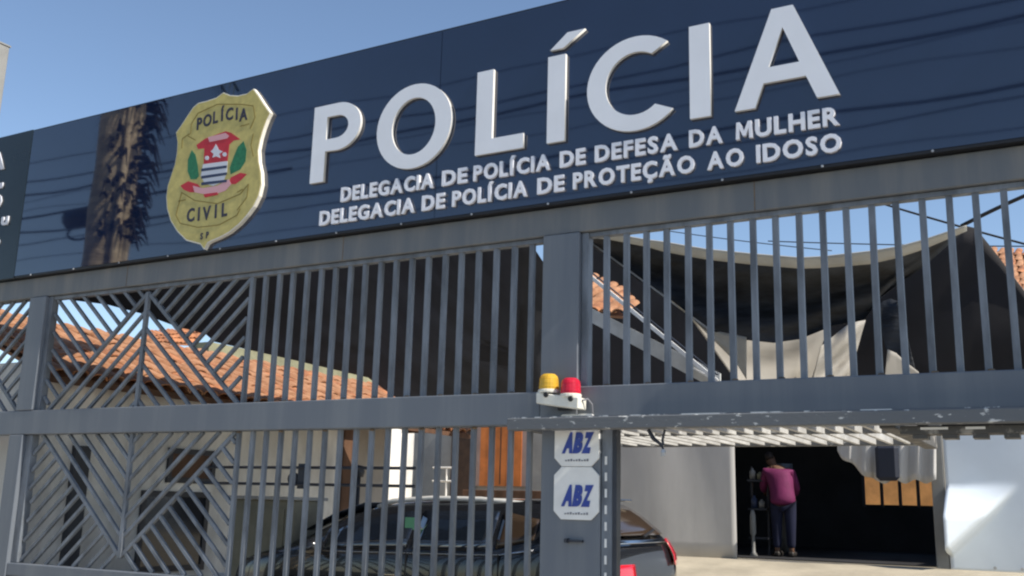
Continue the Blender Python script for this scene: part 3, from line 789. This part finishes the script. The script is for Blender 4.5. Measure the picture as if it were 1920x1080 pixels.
fp_ = [at(x, y_, **kw) for x, y_, kw in farp]
for j in range(K_+1):
    v_ = j/K_; row = []
    for i in range(N_+1):
        t = i/N_
        a = samp(near, t); b = samp(fp_, t); p_ = a*(1-v_)+b*v_
        p_.z += .05*math.sin(v_*math.pi)*math.sin(i*.9)*(1 if 0 < i < N_ else 0)
        row.append(p_)
    G.append(row)
sc1 = MB().sheet(G).sheet([[(-8.45+1.2*i/6, .10+(1.9-.22*i)*j/5, 4.75-.42*j/5-.05*math.sin(j*.6)) for i in range(7)] for j in range(6)]).build('shade_cloth', M['shade'], smooth=True)  # second sheet added out of sight behind the sign to shade the roof
tag(sc1, 'large black shade cloth stretched back from the gate over the parked car, with an added unseen sheet shading the roof', 'shade cloth', 'black shade cloths over the yard')

# sagging cloth on the right
topc = [(1085, 432), (1141, 436), (1217, 449), (1243, 452), (1324, 466), (1414, 475), (1500, 482), (1541, 480), (1630, 470), (1686, 461), (1733, 448), (1784, 431), (1812, 422)]
rimc = [(1085, 436), (1141, 440), (1217, 455), (1243, 463), (1324, 478), (1414, 488), (1500, 495), (1541, 494), (1630, 487), (1686, 474), (1733, 458), (1784, 436), (1812, 424)]
lowc = [(1085, 442), (1141, 484), (1217, 540), (1243, 557), (1324, 616), (1385, 636), (1450, 643), (1500, 636), (1560, 612), (1622, 600), (1650, 560), (1730, 500), (1812, 428)]
def curve_sheet(a, b, Y0, Y1, n=48, k=10, bulge=.0, fold_=0.0, tilt=0.0):
    out_ = []
    for j in range(k+1):
        v_ = j/k; row = []
        for i in range(n+1):
            t = i/n*(len(a)-1); q = min(int(t), len(a)-2); f_ = t-q
            pa = (a[q][0]*(1-f_)+a[q+1][0]*f_, a[q][1]*(1-f_)+a[q+1][1]*f_)
            pb = (b[q][0]*(1-f_)+b[q+1][0]*f_, b[q][1]*(1-f_)+b[q+1][1]*f_)
            Y = Y0*(1-v_)+Y1*v_ + bulge*math.sin(math.pi*v_)*math.sin(math.pi*i/n) + fold_*math.sin(v_*11+i*.12)*math.sin(math.pi*i/n) + tilt*i/n
            row.append(at(pa[0]*(1-v_)+pb[0]*v_, pa[1]*(1-v_)+pb[1]*v_, Y=Y))
        out_.append(row)
    return out_
sgc = thing('sagging_cloth', 'dark cloth sagging between the post and a peak, with its sunlit rim coloured pale', 'cloth', (-2, 3, 3))
up_ = [(x, y_-9) for x, y_ in topc]
MB().sheet(curve_sheet(topc, [(x, y_+7) for x, y_ in rimc], 2.9, 3.0, k=3)).build('sunlit_rim', M['greycloth'], sgc, smooth=True, solid=.012)  # sunlit top edge of the dark cloth put in as pale colour
MB().sheet(curve_sheet([(x, y_-2) for x, y_ in rimc], lowc, 3.02, 3.5, bulge=.25, fold_=.06, k=40)).build('dark_sheet', M['shade2'], sgc, smooth=True, solid=.006)
bl = [(1130, 468), (1230, 545), (1300, 598), (1380, 680), (1400, 712), (1470, 725), (1530, 735)]
bt_ = [(1130, 466), (1217, 530), (1290, 590), (1350, 622), (1400, 632), (1470, 630), (1560, 600)]
MB().sheet(curve_sheet(bt_[:5], bl[:5], 3.53, 3.56, fold_=.01)).build('hem_strip', M['greycloth'], sgc, smooth=True, solid=.006)
bg_ = thing('beige_tarpaulin', 'beige tarpaulin hanging in folds under the dark sagging cloth', 'tarpaulin', (-2, 3.8, 2.5))
ft = [(1290, 590), (1370, 620), (1450, 625), (1510, 618), (1535, 612), (1552, 610)]
fb = [(1395, 735), (1430, 740), (1460, 740), (1485, 740), (1500, 740), (1512, 738)]
MB().sheet(curve_sheet(ft, fb, 3.58, 3.62, fold_=.03, tilt=.75)).build('sheet', M['beige'], bg_, smooth=True, solid=.006)
f2t = [(1538, 650), (1560, 632), (1590, 610), (1610, 602), (1622, 600)]
f2b = [(1516, 740), (1540, 740), (1562, 740), (1585, 725), (1594, 700)]
MB().sheet(curve_sheet(f2t, f2b, 3.75, 3.78, n=40, fold_=.09, tilt=.40)).build('fold', M['beige'], bg_, smooth=True, solid=.006)
MB().sheet(curve_sheet([(1664, 655), (1680, 662), (1700, 680), (1722, 697)], [(1655, 740), (1680, 740), (1700, 740), (1730, 740)], 4.3, 4.35, tilt=.15)).build('fold', M['beige'], bg_, smooth=True, solid=.006)
rc = thing('black_curtain', 'black shade cloth curtain rising to a peak at the right of the gate', 'shade cloth', (-.7, 3.4, 2.5), 'black shade cloths over the yard')
rt_ = [(1430, 600), (1600, 585), (1690, 500), (1760, 450), (1808, 423), (1830, 428), (1870, 478), (1920, 545), (1990, 640)]
rb_ = [(1430, 760), (1600, 760), (1660, 760), (1740, 760), (1790, 760), (1820, 760), (1870, 760), (1925, 760), (2000, 760)]
MB().sheet(curve_sheet(rt_, rb_, 4.70, 4.72, n=60, fold_=.02)).build('curtain', M['gable'], rc, smooth=True, solid=.006)
MB().sheet(curve_sheet([(1640, 580), (1655, 565), (1670, 560), (1685, 565)], [(1675, 700), (1690, 710), (1705, 715), (1722, 715)], 4.45, 4.5, n=20, fold_=.03)).build('loose_fold', M['shade2'], rc, smooth=True, solid=.006)
pk = at(1812, 421, Y=3.3)


# right hand tile roof beyond
rr = thing('tiled_roof_house', 'orange tiled roof beyond the peak of the black curtain', 'house', (1, 20, .1))
a = at(1850, 468, Y=22.0); b = at(1990, 476, Y=22.0); c = at(1862, 552, Y=19); d = at(2015, 580, Y=19)
tiled(rr, c, d, a, b, 9, 8, M['tile'])
MB().bar(at(1870, 486, Y=18.6), at(1990, 640, Y=18.6), .08, .08).build('verge_board', M['fascia2'], rr)
MB().box((a.x, 19.3, .9), (a.x+4, 22, min(c.z, d.z)-.05)).build('wall', M['whitewall'], rr)

# cables in the sky behind
def cable(p0, p1, Y0, Y1, r_, sag, label, grp='overhead cables behind the gate'):
    a = at(*p0, Y=Y0); b = at(*p1, Y=Y1); pts = []
    for i in range(15):
        t = i/14; q = a.lerp(b, t); q.z -= sag*4*t*(1-t); pts.append(q)
    tag(MB().tube(pts, r_, 6).build('cable', M['wire'], smooth=True), label, 'cable', grp)
cable((1560, 352), (2010, 480), 7.0, 7.0, .013, .03, 'grey cable sloping down to the right above the curtain peak')
cable((1802, 424), (2010, 332), 4.2, 4.2, .018, -.02, 'thick black cable rising to the right from the curtain peak')
cable((1440, 452), (1990, 462), 9.0, 9.0, .008, .02, 'thin level cable just above the pale rim of the cloth')
cable((1170, 420), (1560, 470), 9.2, 9.2, .007, .03, 'hair thin cable crossing the sky above the sagging cloth')

# ================================================================== CAR
car = thing('parked_car', 'black hatchback parked behind the gate bars under the shade cloth', 'car', (-5.2, 2.25, .1))
CY = 2.27; ZG = .12
# stations: X, bottom, belt, top, half width belt, half width top
ST = [(-7.16, .42, .66, .70, .50, .40), (-7.08, .28, .80, .86, .68, .55), (-6.83, .22, .90, .99, .80, .66), (-6.40, .20, .98, 1.07, .85, .70),
      (-6.14, .20, 1.01, 1.12, .86, .70), (-5.82, .20, 1.03, 1.30, .87, .66), (-5.45, .20, 1.04, 1.435, .87, .62), (-5.05, .20, 1.05, 1.475, .87, .61),
      (-4.55, .20, 1.06, 1.48, .87, .61), (-4.05, .20, 1.07, 1.50, .87, .63), (-3.70, .21, 1.12, 1.50, .86, .63), (-3.45, .24, 1.16, 1.40, .85, .65), (-3.26, .28, 1.14, 1.25, .83, .69), (-3.15, .34, 1.04, 1.10, .78, .66), (-3.12, .42, .80, .84, .66, .56)]
def sec(s):
    X, zb, zm, zt_, hb, ht = s
    half = [(0, zb), (hb*.85, zb), (hb*.99, zb+.10), (hb*1.01, (zb+zm)/2+.05), (hb, zm-.06), (hb*.975, zm), (ht+.03, zt_-(zt_-zm)*.16), (ht*.86, zt_-.012), (ht*.4, zt_+.006), (0, zt_+.008)]
    pts = [(X, CY-y_, ZG+z_) for y_, z_ in half] + [(X, CY+y_, ZG+z_) for y_, z_ in half[::-1][1:-1]]
    return pts
V = []; Fc = []
n = len(sec(ST[0]))
for s in ST: V += sec(s)
for i in range(len(ST)-1):
    for k in range(n):
        j = (k+1) % n; Fc.append((i*n+k, i*n+j, (i+1)*n+j, (i+1)*n+k))
Fc.append(tuple(range(n))); Fc.append(tuple((len(ST)-1)*n+k for k in range(n))[::-1])
me, c = MB().add(V, Fc).mesh('body', M['carpaint'], True, True)
bo = put('body', me, car, c)
md = bo.modifiers.new('sub', 'SUBSURF'); md.levels = 2; md.render_levels = 2
def stat(X):
    for a, b in zip(ST, ST[1:]):
        if a[0] <= X <= b[0]:
            t = (X-a[0])/(b[0]-a[0]); return [a[i]*(1-t)+b[i]*t for i in range(6)]
def gpt(X, v_, side, off=.012):
    s = stat(X); _, zb, zm, zt_, hb, ht = s
    y_ = (hb*.975)*(1-v_)+(ht+.02)*v_ + off; z_ = zm*(1-v_)+(zt_-(zt_-zm)*.16)*v_
    return Vector((X, CY-side*y_, ZG+z_))
def sidewin(xa, xb, va0, va1, vb0, vb1, side, nm, m_=None, off=.012):
    G = [[gpt(xa+(xb-xa)*i/8, (va0*(1-i/8)+vb0*i/8)*(1-j/4)+(va1*(1-i/8)+vb1*i/8)*j/4, side, off) for i in range(9)] for j in range(5)]
    return MB().sheet(G).build(nm, m_ or M['glass'], car, smooth=True, solid=.004)
for side in (1, -1):
    sidewin(-6.02, -5.80, .10, .30, .08, .62, side, 'quarter_window')
    sidewin(-5.76, -4.92, .06, .66, .06, .93, side, 'front_window')
    sidewin(-4.86, -4.12, .06, .93, .06, .92, side, 'rear_window')
    sidewin(-4.07, -3.74, .10, .90, .22, .70, side, 'quarter_window', M['brownglass'])
    sidewin(-6.05, -3.72, -.04, -.01, -.04, -.01, side, 'belt_trim', M['chrome'], .016)
    # pale tube standing in for the bright sky reflection on the roof
    p_ = [Vector((x, CY-side*.52, ZG+z)) for x, z in ((-5.45, 1.40), (-5.3, 1.455), (-4.9, 1.485), (-4.4, 1.485), (-3.9, 1.45), (-3.7, 1.39))]
    MB().tube(p_, .022, 8).build('roof_glint', M['rail'], car, smooth=True)
    mi = MB().lathe([(0, -.10), (.05, -.09), (.075, 0), (.05, .09), (0, .10)], (-5.78, CY-side*.97, ZG+1.06), 12, 'Y').build('wing_mirror', M['carpaint'], car, smooth=True)
    for xx in (-5.05, -4.2): MB().box((xx-.09, CY-side*.90-.012, ZG+.86), (xx+.09, CY-side*.90+.012, ZG+.885)).build('door_handle', M['chrome'], car, bevel=.005)
    for xx in (-6.52, -3.92):
        wo = MB().lathe([(0, -.09), (.20, -.09), (.29, -.10), (.305, -.06), (.305, .06), (.29, .10), (.20, .09), (0, .09)], (xx, CY-side*.76, ZG+.305), 24, 'Y').build('wheel', M['rubber'], car, smooth=False)
        MB().lathe([(0, -.005), (.17, -.005), (.19, .004), (.19, .012), (0, .012)], (xx, CY-side*.868, ZG+.305), 20, 'Y').build('rim', M['galv'], wo)
    MB().box((-7.20, CY-side*.60-.10, ZG+.60), (-7.02, CY-side*.60+.10, ZG+.76)).build('headlight', M['clear'], car, bevel=.04)
# rear: tail lamps, window, chrome strip, wiper, plate, wheel arches
def rearpt(yf, z):
    # X of the tail at height z
    zs = [(1.50, -3.66), (1.40, -3.44), (1.24, -3.23), (1.08, -3.13), (.84, -3.09), (.3, -3.085)]
    for a, b in zip(zs, zs[1:]):
        if b[0] <= z <= a[0]:
            t = (z-b[0])/(a[0]-b[0]); X = b[1]*(1-t)+a[1]*t; break
    else: X = -3.15
    return Vector((X+.03-.10*abs(yf)**3, CY-yf*.82, ZG+z))
def rearsheet(y0, y1, z0, z1, m_, nm, lift=0):
    G = [[rearpt(y0+(y1-y0)*i/8, z0+(z1-z0)*j/5)+Vector((lift, 0, 0)) for i in range(9)] for j in range(6)]
    return MB().sheet(G).build(nm, m_, car, smooth=True, solid=.004)
rearsheet(-.74, .74, 1.23, 1.47, M['brownglass'], 'tailgate_window', .008)
rearsheet(-.80, .80, 1.17, 1.195, M['chrome'], 'chrome_strip', .012)
rearsheet(.45, 1.01, .84, 1.02, M['taillight'], 'tail_light', .012)
rearsheet(-1.01, -.72, .98, 1.20, M['taillight'], 'tail_light', .012)
rearsheet(-.97, -.80, .74, .82, M['clear'], 'reflector', .012)
rearsheet(-.8, .8, .45, .58, M['black'], 'bumper', .03)
MB().tube([rearpt(0, 1.22)+Vector((.03, 0, 0)), rearpt(-.45, 1.27)+Vector((.03, 0, 0))], .012, 6).build('wiper', M['black'], car)
# windscreen
G = [[Vector((x, CY-y_*(.62*(1-t)+.74*t if False else .72-.14*(1-t2)), ZG+z)) for y_ in (-1, -.6, -.2, .2, .6, 1)] for x, z, t2, t in ((-6.08, 1.15, 1, 0), (-5.82, 1.30, .5, 0), (-5.52, 1.41, 0, 0))]
MB().sheet(G).build('windscreen', M['glass'], car, smooth=True, solid=.004).location += Vector((-.03, 0, .03))
MB().prism([(-3.80, ZG+1.50), (-3.50, ZG+1.50), (-3.50, ZG+1.52), (-3.80, ZG+1.535)], CY-.58, CY+.58).build('spoiler', M['carpaint'], car, bevel=.006)
for side in (1, -1):
    for xx in (-5.80, -4.89, -4.02):
        P0 = [gpt(xx, v_, side, .010) for v_ in (-.02, 0)]; y0_ = P0[0].y
        MB().box((xx-.004, min(y0_, y0_-side*.012), ZG+.35), (xx+.004, max(y0_, y0_-side*.012), P0[0].z)).build('door_gap', M['black'], car)
an = MB().tube([(-3.95, CY, ZG+1.47), (-3.75, CY, ZG+1.60)], .008, 6).build('aerial', M['black'], car)
q = gpt(-4.93, .62, 1, .03); MB().box((q.x-.07, q.y-.004, q.z-.05), (q.x+.07, q.y, q.z+.05)).build('sticker', M['sticker'], car)

# ================================================================== PERSON AND THINGS IN THE DOORWAY
def skin(name, nodes, edges, m_, parent, sub=2):
    me = bpy.data.meshes.new(name); c = Vector(nodes[0][0])
    me.from_pydata([Vector(p)-c for p, r_ in nodes], edges, [])
    ob = bpy.data.objects.new('t', me); COL.objects.link(ob)
    ob.modifiers.new('skin', 'SKIN'); sb = ob.modifiers.new('s', 'SUBSURF'); sb.levels = sub; sb.render_levels = sub
    for i, (p, r_) in enumerate(nodes):
        sv_ = me.skin_vertices[0].data[i]; sv_.radius = r_ if isinstance(r_, tuple) else (r_, r_)
    me.skin_vertices[0].data[0].use_root = True
    dg = bpy.context.evaluated_depsgraph_get(); dg.update()
    m2 = bpy.data.meshes.new_from_object(ob.evaluated_get(dg)); bpy.data.objects.remove(ob)
    m2.name = name; m2.materials.clear(); m2.materials.append(m_)
    for p_ in m2.polygons: p_.use_smooth = True
    return put(name, m2, parent, c)
fx, fy, fz = -4.13, 10.5, .90
per = thing('person', 'person in a magenta shirt and navy trousers leaning left in the dark doorway', 'person', (fx, fy, fz))
P_ = lambda dx, dy, dz: (fx+dx, fy+dy, fz+dz)
# continuous body: pelvis root, bent spine, head, arms, legs
nodes = [(P_(0, 0, .86), .09), (P_(-.02, .03, 1.02), .10), (P_(-.06, .10, 1.20), .105), (P_(-.11, .17, 1.34), .08), (P_(-.19, .25, 1.41), .05), (P_(-.25, .32, 1.47), .075), (P_(-.29, .38, 1.53), .085), (P_(-.31, .42, 1.59), .05),
         (P_(-.28, .10, 1.32), .055), (P_(-.36, .20, 1.08), .042), (P_(-.38, .40, .98), .030),
         (P_(.10, .20, 1.30), .055), (P_(.17, .22, 1.05), .042), (P_(.08, .36, .90), .030),
         (P_(-.10, 0, .80), .095), (P_(-.11, .02, .45), .062), (P_(-.12, .04, .08), .042), (P_(-.13, .14, .035), .038),
         (P_(.10, .02, .80), .095), (P_(.10, .04, .45), .062), (P_(.09, .08, .08), .042), (P_(.09, .18, .035), .038)]
edges = [(0,1),(1,2),(2,3),(3,4),(4,5),(5,6),(6,7),(3,8),(8,9),(9,10),(3,11),(11,12),(12,13),(0,14),(14,15),(15,16),(16,17),(0,18),(18,19),(19,20),(20,21)]
body = skin('body', nodes, edges, M['skin'], per)
skin('shirt', [(P_(0, .0, .76), (.22, .20)), (P_(0, .0, .90), (.21, .19)), (P_(-.02, .03, 1.04), (.20, .18)), (P_(-.06, .09, 1.20), (.225, .20)), (P_(-.10, .15, 1.33), (.18, .16)),
               (P_(-.28, .10, 1.31), .078), (P_(-.36, .20, 1.08), .064), (P_(-.38, .34, 1.00), .052), (P_(.10, .20, 1.29), .078), (P_(.17, .22, 1.05), .064), (P_(.11, .32, .95), .052)],
     [(0,1),(1,2),(2,3),(3,4),(4,5),(5,6),(6,7),(4,8),(8,9),(9,10)], M['pink'], per)
skin('trousers', [(P_(0, 0, .88), (.165, .14)), (P_(-.10, 0, .76), .115), (P_(-.11, .02, .45), .085), (P_(-.12, .04, .12), .066), (P_(.10, .02, .76), .115), (P_(.10, .04, .45), .085), (P_(.09, .08, .12), .066)],
     [(0,1),(1,2),(2,3),(0,4),(4,5),(5,6)], M['jeans'], per)
skin('hair', [(P_(-.26, .28, 1.49), .07), (P_(-.28, .31, 1.56), .09), (P_(-.31, .38, 1.62), .065)], [(0,1),(1,2)], M['hair'], per, 1)
for s_, yy in ((-.12, .10), (.09, .14)):
    MB().box((fx+s_-.05, fy+yy-.12, fz+.004), (fx+s_+.05, fy+yy+.15, fz+.085)).build('shoe', M['shoe'], per, bevel=.025)
for nx_, bx_ in ((P_(-.38, .40, .98), (-.01, .07, -.03)), (P_(.08, .36, .90), (-.03, .07, -.03))):
    for k in range(5):
        o_ = Vector(nx_); d_ = Vector(bx_)
        off = Vector((-.03+.015*k, .02, 0)); ln = (.5, .9, 1.0, .92, .75)[k]
        MB().tube([o_+off*.6, o_+off+d_*.5*ln, o_+off+d_*ln+Vector((0, .0, -.02))], [.011, .010, .007], 6).build('finger', M['skin'], per, smooth=True)
a = at(1440, 880, Y=10.3)
tag(wavy('hung_sheet', a.x-.05, a.x+.22, .95, 2.35, 10.95, M['bluegrey'], .03, 10, 6, 8), 'pale grey sheet hanging beside the person in the doorway', 'cloth')
sh = thing('tool_rack', 'dark rack with pale tools just inside the doorway beside the grey canvas', 'rack', (-4.5, 10.7, .9))
for k in range(3): MB().box((-4.72, 10.6, 1.15+.45*k), (-4.42, 10.9, 1.18+.45*k)).build('shelf', M['steel'], sh)
for xx in (-4.71, -4.45): MB().box((xx, 10.75, .9), (xx+.03, 10.78, 2.3)).build('upright', M['steel'], sh)
for k, (xx, zz, hh, mm) in enumerate(((-4.66, 2.085, .18, 'post'), (-4.54, 2.085, .12, 'greenwall'), (-4.64, 1.635, .2, 'navy'), (-4.52, 1.635, .14, 'post'))):
    tag(MB().lathe([(0, 0), (.045, 0), (.05, hh*.7), (.02, hh*.85), (.018, hh), (0, hh)], (xx, 10.7, zz), 10).build('container', M[mm], smooth=True), ['tall pale container on the top shelf of the tool rack', 'short mossy container on the top shelf of the tool rack', 'navy container on the middle shelf of the tool rack', 'short pale container on the middle shelf of the tool rack'][k], 'container')
wb = MB().lathe([(0, 0), (.07, 0), (.03, .06), (.025, .3), (.05, .34), (.045, .62), (.02, .7), (0, .7)], (-4.60, 10.45, .90), 12).build('white_stand', M['post'], smooth=True)
tag(wb, 'slim white stand on the floor at the left of the dark doorway', 'stand')

# ================================================================== ACROSS THE PAVEMENT (seen mirrored in the sign)
pt = thing('palm_tree', 'leaning palm with ringed brown trunk, mirrored in the glossy sign', 'tree', (-9.4, -1.95, .1))
tr = []
rs = []
for i in range(15):
    t = i/14; z = .1+7.2*t
    tr.append((-9.60+.06*math.sin(t*2.2)+.14*t**3, -1.95+.04*t, z)); rs.append(.255-.03*t+(.02 if i % 2 else 0))
MB().tube(tr, rs, 14).build('trunk', M['trunk'], pt, smooth=True)
MB().tube([(-9.28, -1.8, .1), (-9.25, -1.8, 3.0), (-9.22, -1.82, 6.4)], [.05, .045, .03], 8).build('strangling_stem', M['trunk'], pt, smooth=True)
top = Vector(tr[-1])
fr = MB()
for k in range(18):
    a = 2*math.pi*k/18+random.uniform(-.2, .2); L = random.uniform(1.1, 1.7); el = random.uniform(-.2, .8)
    prev = top; 
    for s in range(9):
        t = (s+1)/9
        q = top + Vector((math.cos(a)*L*t, math.sin(a)*L*t*.8, math.sin(el)*L*t - 1.1*t*t))
        dirn = (q-prev).normalized(); sd = dirn.cross(Vector((0, 0, 1))).normalized()
        fr.bar(prev, q, .03, .015)
        for sgn in (-1, 1):
            for h in range(3):
                o_ = prev.lerp(q, h/3); tip = o_+sd*sgn*.42*(1-t*.6)+dirn*.18+Vector((0, 0, -.16))
                fr.add([o_-dirn*.016, o_+dirn*.016, tip], [(0, 1, 2)])
        prev = q
fr.build('fronds', M['frond'], pt)
skt = MB()
for k in range(230):
    a = random.uniform(-1.5, 1.1); z = random.uniform(4.4, 6.6)**1.0; L = random.uniform(.12, .5)*(.5+.25*(z-4.4))
    p0 = Vector((-9.5+.23*math.cos(a), -1.93+.23*math.sin(a), z)); d_ = Vector((math.cos(a), .8*math.sin(a), random.uniform(-.3, .5)))
    skt.tube([p0, p0+d_*L*.55, p0+d_*L*.85+Vector((0, 0, -L*random.uniform(.2, .9)))], [random.uniform(.015, .035), .016, .004], 5)
skt.build('frond_stubs', M['hair'], pt)
up2 = thing('utility_pole', 'concrete utility pole across the road carrying the street cables', 'pole', (6, -7, -.02))
MB().tube([(6, -7.1, -.1), (6, -7.1, 9.2)], [.17, .11], 12).build('shaft', M['post'], up2)
MB().box((5.94, -7.9, 8.3), (6.06, -6.2, 8.42)).build('crossarm', M['wood'], up2)
wires = [(7.38, 7.40, .022), (7.27, 7.30, .007), (7.03, 7.05, .007), (6.60, 6.60, .022), (6.42, 6.45, .012), (6.06, 6.1, .008), (7.75, 7.8, .016), (8.25, 8.3, .010)]
for k, (za, zb, r_) in enumerate(wires):
    pts = []
    for i in range(61):
        x = -34+i*.68
        pts.append((x, -6.9-.05*k, za+(.0009*(x+3)**2 if x < -3 else 0)+.035*math.sin(x*.8+k*1.7)+.022*math.sin(x*1.9+k*2.3)))
    tag(MB().tube(pts, r_, 5).build('street_cable', M['wire'], smooth=True), ['thick street cable mirrored beside the top of the last letter', 'thin street cable just under the thick upper one in the sign reflection', 'faint thin street cable mirrored midway up the right of the sign', 'thickest street cable mirrored at mid height right of the last letter', 'wavy street cable mirrored just below the thickest one', 'lowest faint street cable mirrored near the bottom of the sign', 'dark street cable mirrored across the middle of the big white letters', 'highest street cable mirrored high on the left of the sign'][k], 'cable', 'street cables mirrored in the sign')
# splice box on a cable
q = (-13.2, -4.3, 5.75)
sb_ = thing('cable_joint_box', 'black cable joint box with a coil hanging under the street cables', 'cable box', q)
MB().lathe([(0, -.38), (.10, -.36), (.15, -.3), (.15, .3), (.10, .36), (0, .38)], q, 12, 'X').build('case', M['wire'], sb_, smooth=True)
MB().tube([(q[0]+.32*math.cos(a/16*6.283), q[1], q[2]-.22+.12*math.sin(a/16*6.283)) for a in range(17)], .02, 6).build('coil', M['wire'], sb_, smooth=True)
pts = [(x, -4.3, 5.93+.02*math.sin(x)+.006*(x+13)**2*.3) for x in [(-30+i*.6) for i in range(36)]]
tag(MB().tube(pts, .018, 5).build('street_cable', M['wire'], smooth=True), 'thick cable that carries the cable joint box', 'cable')
